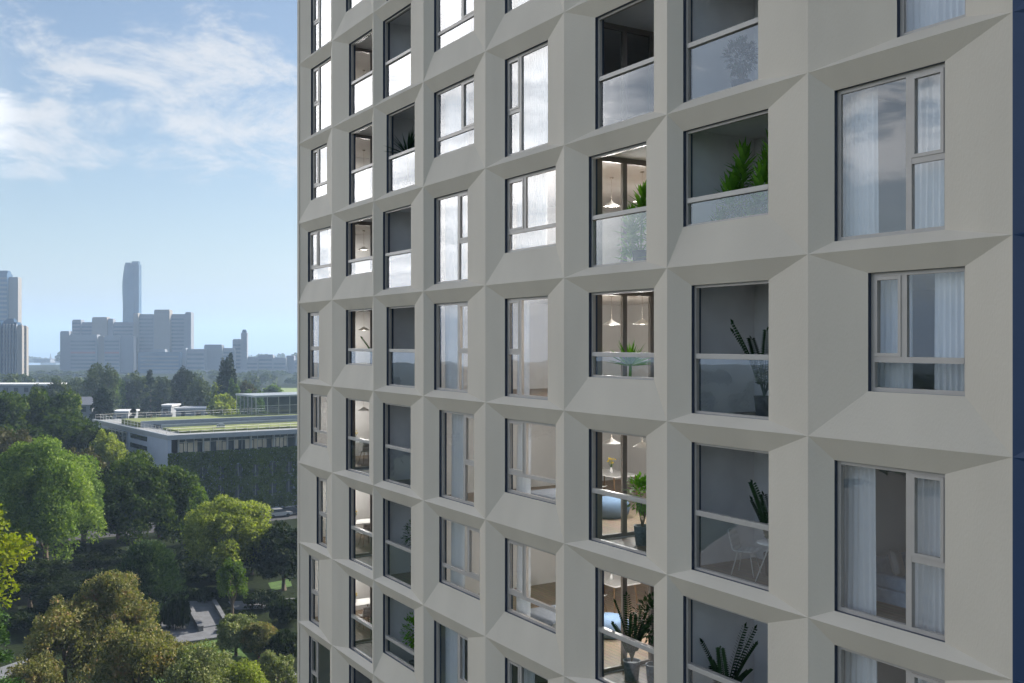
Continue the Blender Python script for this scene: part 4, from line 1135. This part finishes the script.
block(c, 154, 169.5, 310.5, D1 + 6, 26, 'cwarm', False, name='lift_core'); block(c, 169.5, 185, 315, D1 + 12, 26, 'cpale', True)
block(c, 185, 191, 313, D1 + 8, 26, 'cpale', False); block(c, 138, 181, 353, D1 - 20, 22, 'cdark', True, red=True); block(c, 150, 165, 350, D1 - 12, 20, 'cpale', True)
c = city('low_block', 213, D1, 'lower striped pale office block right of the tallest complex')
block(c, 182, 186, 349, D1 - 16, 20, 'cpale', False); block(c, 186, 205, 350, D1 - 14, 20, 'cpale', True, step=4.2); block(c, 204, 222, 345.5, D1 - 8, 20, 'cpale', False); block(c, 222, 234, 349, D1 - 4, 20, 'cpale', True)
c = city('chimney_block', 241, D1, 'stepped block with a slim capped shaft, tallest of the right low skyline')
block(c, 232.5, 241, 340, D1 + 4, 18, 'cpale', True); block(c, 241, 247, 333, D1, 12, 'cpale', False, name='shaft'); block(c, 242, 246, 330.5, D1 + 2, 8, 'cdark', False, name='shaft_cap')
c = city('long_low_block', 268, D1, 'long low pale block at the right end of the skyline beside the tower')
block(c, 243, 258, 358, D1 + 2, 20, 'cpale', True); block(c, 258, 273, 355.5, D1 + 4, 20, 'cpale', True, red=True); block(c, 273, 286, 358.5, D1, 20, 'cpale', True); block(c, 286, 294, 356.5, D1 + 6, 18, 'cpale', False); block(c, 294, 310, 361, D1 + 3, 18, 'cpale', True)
c = city('podium_block', 210, 930, 'low pale podium running along the foot of the right skyline')
block(c, 150, 300, 371.5, 925, 12, 'cpale', True, step=3.0, frac=(.01, .99))
# slender dark tower with folded face
d = 1180; zt_ = height(264.5, d); x0, x1 = bearing(123.5, d), bearing(139, d)
c = empty('skyscraper', (x0, d, 0), 0, 'slender dark blue glass skyscraper with a rippled left edge', 'building')
m = MB(); nz_ = 40; w_ = x1 - x0; rows = []
for k in range(nz_ + 1):
    f = k / nz_; z = zt_ * f
    a = 1.6 * math.sin(f * 6.0 + .9) + 0.7 * math.sin(f * 13)
    rows.append([(a, 0, z), (w_ * .33 + a * .4, -2.5 - a, z), (w_ * .66, 1.2 + a, z), (w_, -.6, z), (w_, 8, z), (0, 8, z)])
for k in range(nz_):
    for i in range(6):
        j = (i + 1) % 6; m.face([rows[k][i], rows[k][j], rows[k+1][j], rows[k+1][i]])
m.face(rows[-1]); w = m.build('glass_facade', M['cdark'], c)
m = MB(); m.box(1.5, w_ * .4, 1, 7, zt_, zt_ + 2.4); m.box(w_ * .5, w_ - 1, 1, 7, zt_, zt_ + 4.0); m.build('crown_screen', M['cdark'], c)
# left edge towers
d = 930; c = city('office_tower', 8, d, 'tall pale tower with shaded left face, cut by the left edge of the photo')
block(c, -34, 7, 274, d, 30, 'cdark', True, step=4.2, frac=(0, 1)); block(c, 7, 18, 278, d + 3, 20, 'cwarm', False, name='end_wall'); block(c, -2, 8, 271.5, d + 6, 16, 'cdark', False, name='plant_room')  # dark left block and pale end wall carry shade and sun in their colours
d = 640; c = city('apartment_block', 12, d, 'striped apartment block with pale balconies at the left edge')
block(c, -30, 1, 322, d, 18, 'cdark', True, step=3.0); block(c, 1, 17, 323.5, d + 2, 18, 'cdark', True, step=3.0); block(c, 17, 22, 326, d - 1, 8, 'cwarm', False); block(c, 22, 26.5, 327, d + 3, 8, 'cwarm', True, step=3.0, frac=(.3, .7)); block(c, 5, 14, 320, d + 5, 10, 'cdark', False, name='plant_room')  # shaded left side and sunlit right side put into the block colours
for i in range(5):
    x = bearing(3 + i * 3.1, d) - c.location.x; m = MB(); m.box(x - .35, x + .35, .5, 1.99, 0, height(324, d)); m.build('balcony_screen', M['cpale'], c)
# domed church far away
d = 2600; z0 = terr(d); c = empty('domed_church', (bearing(48.5, d), d, z0), 0, 'far hazy church with a tall pointed dome and small turret', 'church')
u_ = d / F
m = MB(); m.box(-8 * u_, 7 * u_, 0, 30, 0, CAM_Z - (368.5 - 341.5) * d / F - z0); m.build('nave', M['cband'], c)
b = (341.5 - 341.5)
def hz(py): return CAM_Z - (py - 341.5) * d / F - z0
m = MB(); m.lathe([(3.4 * u_, hz(372)), (3.4 * u_, hz(364)), (3.0 * u_, hz(361)), (1.6 * u_, hz(358.5)), (.6 * u_, hz(357)), (.5 * u_, hz(355)), (.02, hz(353))], 0, 12, 14); m.build('dome', M['cband'], c)
m = MB(); m.lathe([(1.4 * u_, hz(372)), (1.3 * u_, hz(363)), (.3 * u_, hz(360.5)), (.02, hz(359))], 6 * u_, 12, 8); m.build('turret', M['cband'], c)
rr = random.Random(12)
for i in range(16):
    px = rr.choice([rr.uniform(26, 62), rr.uniform(240, 330)]); d = rr.uniform(1700, 3000)
    c = empty('far_building', (bearing(px, d), d, terr(d)), 0, 'pale hazy low building far down the valley', 'building', 'far low buildings down the valley')
    w_ = rr.uniform(10, 34); h_ = CAM_Z - (rr.uniform(366, 371) - 341.5) * d / F - terr(d)
    m = MB(); m.box(-w_ / 2, w_ / 2, 0, 20, 0, max(6, h_)); m.build('wall', M['cpale'], c)
    m = MB(); m.box(-w_ / 2 - .5, w_ / 2 + .5, -.5, 20.5, max(6, h_), max(6, h_) + 1); m.build('roof', M['droof'], c)

# parked cars on the road in front of the office
M['carw'] = surf('silver_car_paint', (.45, .46, .48), rough=.25, var=.03, metal=.3)
M['tyre'] = surf('tyre_rubber', (.02, .02, .022), rough=.9, var=.1)
def car(px, d, label, mt):
    t = empty('parked_car', (bearing(px, d), d, .01), math.atan2(.533, .846), label, 'car', 'cars parked by the office')
    m = MB()
    prof = [(-2.1, .35), (2.1, .35), (2.15, .75), (1.25, .92), (-1.9, .95), (-2.12, .8)]
    for s in (-.85, .85):
        m.face([(x, s, z) for x, z in (prof if s < 0 else prof[::-1])])
    for i in range(6):
        a, b = prof[i], prof[(i + 1) % 6]; m.face([(a[0], -.85, a[1]), (a[0], .85, a[1]), (b[0], .85, b[1]), (b[0], -.85, b[1])])
    m.build('body', M[mt], t, bevel=.06)
    m = MB(); q = [(1.1, .93), (.5, 1.40), (-1.1, 1.43), (-1.8, .96)]
    for s in (-.74, .74): m.face([(x, s, z) for x, z in (q if s < 0 else q[::-1])])
    for i in range(3):
        a, b = q[i], q[i + 1]; m.face([(a[0], -.74, a[1]), (a[0], .74, a[1]), (b[0], .74, b[1]), (b[0], -.74, b[1])])
    m.build('windscreen_and_windows', M['win'], t)
    m = MB(); m.box(-1.05, .45, -.68, .68, 1.40, 1.46); m.build('car_roof', M[mt], t, bevel=.02)
    for sx in (-1.35, 1.3):
        for s in (-.8, .8):
            m = MB(); m.tube([(sx, s - .1, .32), (sx, s + .1, .32)], .32, 16); m.build('wheel', M['tyre'], t)
car(279, 170.2, 'silver car parked before the ivy wall beside the tower', 'carw')
car(291, 172.2, 'dark car parked before the ivy wall, half hidden by the tower', 'win')

# ------------------------------------------------------------------ air, sky, sun
SUN_AZ, SUN_EL = R(54), R(30)        # azimuth from +Y towards +X
hz_m, nt, out = mat_new('haze_air')
pvn = nt.nodes.new('ShaderNodeVolumePrincipled')
pvn.inputs['Color'].default_value = (.54, .73, 1, 1); pvn.inputs['Density'].default_value = .00030; pvn.inputs['Anisotropy'].default_value = .2
nt.links.new(pvn.outputs[0], out.inputs['Volume'])
m = MB(); m.box(-6500, 6500, -700, 10500, terr(12500) - 2, 190); hzo = m.build('haze', hz_m); tag(hzo, kind='stuff')

world = bpy.data.worlds.new('World'); SC.world = world; world.use_nodes = True
nt = world.node_tree; nt.nodes.clear()
wo = nt.nodes.new('ShaderNodeOutputWorld'); bg = nt.nodes.new('ShaderNodeBackground')
sky = nt.nodes.new('ShaderNodeTexSky'); sky.sky_type = 'NISHITA'; sky.sun_disc = False
sky.sun_elevation = SUN_EL; sky.sun_rotation = SUN_AZ; sky.altitude = 200; sky.air_density = 1.0; sky.dust_density = 1.6; sky.ozone_density = 1.0
tc = nt.nodes.new('ShaderNodeTexCoord'); sx = nt.nodes.new('ShaderNodeSeparateXYZ'); nt.links.new(tc.outputs['Generated'], sx.inputs[0])
def mth(op, a=None, b=None, c=None, clamp=False):
    n = nt.nodes.new('ShaderNodeMath'); n.operation = op; n.use_clamp = clamp
    for i, v in enumerate((a, b, c)):
        if v is None: continue
        if isinstance(v, (int, float)): n.inputs[i].default_value = v
        else: nt.links.new(v, n.inputs[i])
    return n.outputs[0]
zc = mth('MAXIMUM', sx.outputs[2], .004)
cb = nt.nodes.new('ShaderNodeCombineXYZ'); nt.links.new(sx.outputs[0], cb.inputs[0]); nt.links.new(sx.outputs[1], cb.inputs[1]); nt.links.new(zc, cb.inputs[2])
nt.links.new(cb.outputs[0], sky.inputs[0])
# clouds on a flat layer overhead: direction divided by elevation
den = mth('ADD', mth('MAXIMUM', sx.outputs[2], 0.0), .10)
cx = mth('DIVIDE', sx.outputs[0], den); cy = mth('DIVIDE', sx.outputs[1], den)
cc = nt.nodes.new('ShaderNodeCombineXYZ'); nt.links.new(cx, cc.inputs[0]); nt.links.new(cy, cc.inputs[1])
def noise(scale, det, rough, off, dist=0.0, stretch=(1, 1, 1)):
    mp = nt.nodes.new('ShaderNodeMapping'); mp.inputs['Location'].default_value = off; mp.inputs['Scale'].default_value = stretch
    nt.links.new(cc.outputs[0], mp.inputs[0])
    n = nt.nodes.new('ShaderNodeTexNoise'); n.inputs['Scale'].default_value = scale; n.inputs['Detail'].default_value = det; n.inputs['Roughness'].default_value = rough
    n.inputs['Distortion'].default_value = dist
    nt.links.new(mp.outputs[0], n.inputs['Vector']); return n.outputs['Fac']
CL_OFF = (3.1, 1.7, 0)
n1 = noise(1.5, 12, .64, CL_OFF, .25, (1, .55, 1)); n2 = noise(.45, 3, .5, (7.3, 2.2, 0))
s_ = mth('ADD', mth('MULTIPLY', n1, .95), mth('MULTIPLY', n2, .25))
def sstep(v, a, b):
    n = nt.nodes.new('ShaderNodeMapRange'); n.interpolation_type = 'SMOOTHSTEP'; n.inputs['From Min'].default_value = a; n.inputs['From Max'].default_value = b
    nt.links.new(v, n.inputs[0]); return n.outputs[0]
# a denser layer of cloud at one distance
band = mth('MULTIPLY', sstep(sx.outputs[2], .13, .17), mth('SUBTRACT', 1.0, sstep(sx.outputs[2], .22, .30)))
mp3 = nt.nodes.new('ShaderNodeMapping'); mp3.inputs['Scale'].default_value = (1, 1, 2.2); mp3.inputs['Rotation'].default_value = (0, R(14), 0); nt.links.new(tc.outputs['Generated'], mp3.inputs[0])
n3n = nt.nodes.new('ShaderNodeTexNoise'); n3n.inputs['Scale'].default_value = 8.5; n3n.inputs['Detail'].default_value = 12; n3n.inputs['Roughness'].default_value = .68; n3n.inputs['Distortion'].default_value = .4
nt.links.new(mp3.outputs[0], n3n.inputs['Vector'])
s_ = mth('ADD', mth('MULTIPLY', s_, .45), mth('MULTIPLY', n3n.outputs['Fac'], .68))
s_ = mth('ADD', s_, mth('MULTIPLY', band, .10))
mr = nt.nodes.new('ShaderNodeMapRange'); mr.interpolation_type = 'SMOOTHSTEP'
mr.inputs['From Min'].default_value = .63; mr.inputs['From Max'].default_value = .80; nt.links.new(s_, mr.inputs[0])
# clear band near the horizon
lo = nt.nodes.new('ShaderNodeMapRange'); lo.interpolation_type = 'SMOOTHSTEP'; lo.inputs['From Min'].default_value = .11; lo.inputs['From Max'].default_value = .17
nt.links.new(sx.outputs[2], lo.inputs[0])
cov = mth('MULTIPLY', mth('MULTIPLY', mr.outputs[0], lo.outputs[0]), .80)
# unseen cloud bank added past the left edge to fill window reflections and facade
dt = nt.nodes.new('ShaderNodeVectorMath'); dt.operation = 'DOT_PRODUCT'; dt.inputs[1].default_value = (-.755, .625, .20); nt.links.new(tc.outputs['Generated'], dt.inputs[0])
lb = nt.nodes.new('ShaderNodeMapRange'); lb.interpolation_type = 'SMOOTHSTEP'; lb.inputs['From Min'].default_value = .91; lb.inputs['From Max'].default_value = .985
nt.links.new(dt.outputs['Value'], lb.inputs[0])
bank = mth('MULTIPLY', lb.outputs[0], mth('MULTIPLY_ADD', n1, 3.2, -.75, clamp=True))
cov = mth('MAXIMUM', mth('MAXIMUM', cov, bank), mth('MULTIPLY', sstep(mth('MULTIPLY', sx.outputs[0], -1.0), .5, .85), mth('MULTIPLY_ADD', n1, .45, .0, clamp=True)))  # last term adds a thin unseen veil of cloud at left as fill
SKY_ST = .07
mixc = nt.nodes.new('ShaderNodeMix'); mixc.data_type = 'RGBA'
# clouds brightened towards the left for more fill on facade and loggias
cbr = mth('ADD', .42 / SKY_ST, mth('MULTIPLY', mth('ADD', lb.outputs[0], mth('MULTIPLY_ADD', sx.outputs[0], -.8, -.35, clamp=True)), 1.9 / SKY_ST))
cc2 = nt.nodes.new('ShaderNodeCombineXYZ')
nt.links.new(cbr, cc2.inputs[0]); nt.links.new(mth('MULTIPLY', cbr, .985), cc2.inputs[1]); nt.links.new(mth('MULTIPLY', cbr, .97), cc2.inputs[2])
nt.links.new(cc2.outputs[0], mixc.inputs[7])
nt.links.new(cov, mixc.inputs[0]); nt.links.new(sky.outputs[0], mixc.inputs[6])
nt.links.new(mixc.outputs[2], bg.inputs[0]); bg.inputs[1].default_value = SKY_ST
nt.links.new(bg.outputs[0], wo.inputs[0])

sl = bpy.data.lights.new('sun', 'SUN'); sl.energy = 5.0; sl.angle = R(.5); sl.color = (1, .93, .82)
so = bpy.data.objects.new('sun', sl); COL.objects.link(so)
dv = Vector((math.sin(SUN_AZ) * math.cos(SUN_EL), math.cos(SUN_AZ) * math.cos(SUN_EL), math.sin(SUN_EL)))
so.rotation_euler = dv.to_track_quat('Z', 'Y').to_euler()

vs = SC.view_settings; vs.view_transform = 'Standard'; vs.look = 'None'; vs.gamma = 1; vs.exposure = 1.04
cy_ = SC.cycles
cy_.max_bounces = 7; cy_.diffuse_bounces = 3; cy_.glossy_bounces = 3; cy_.transmission_bounces = 4; cy_.transparent_max_bounces = 12; cy_.volume_bounces = 1
cy_.use_denoising = True; cy_.caustics_reflective = False; cy_.caustics_refractive = False; cy_.sample_clamp_indirect = 4
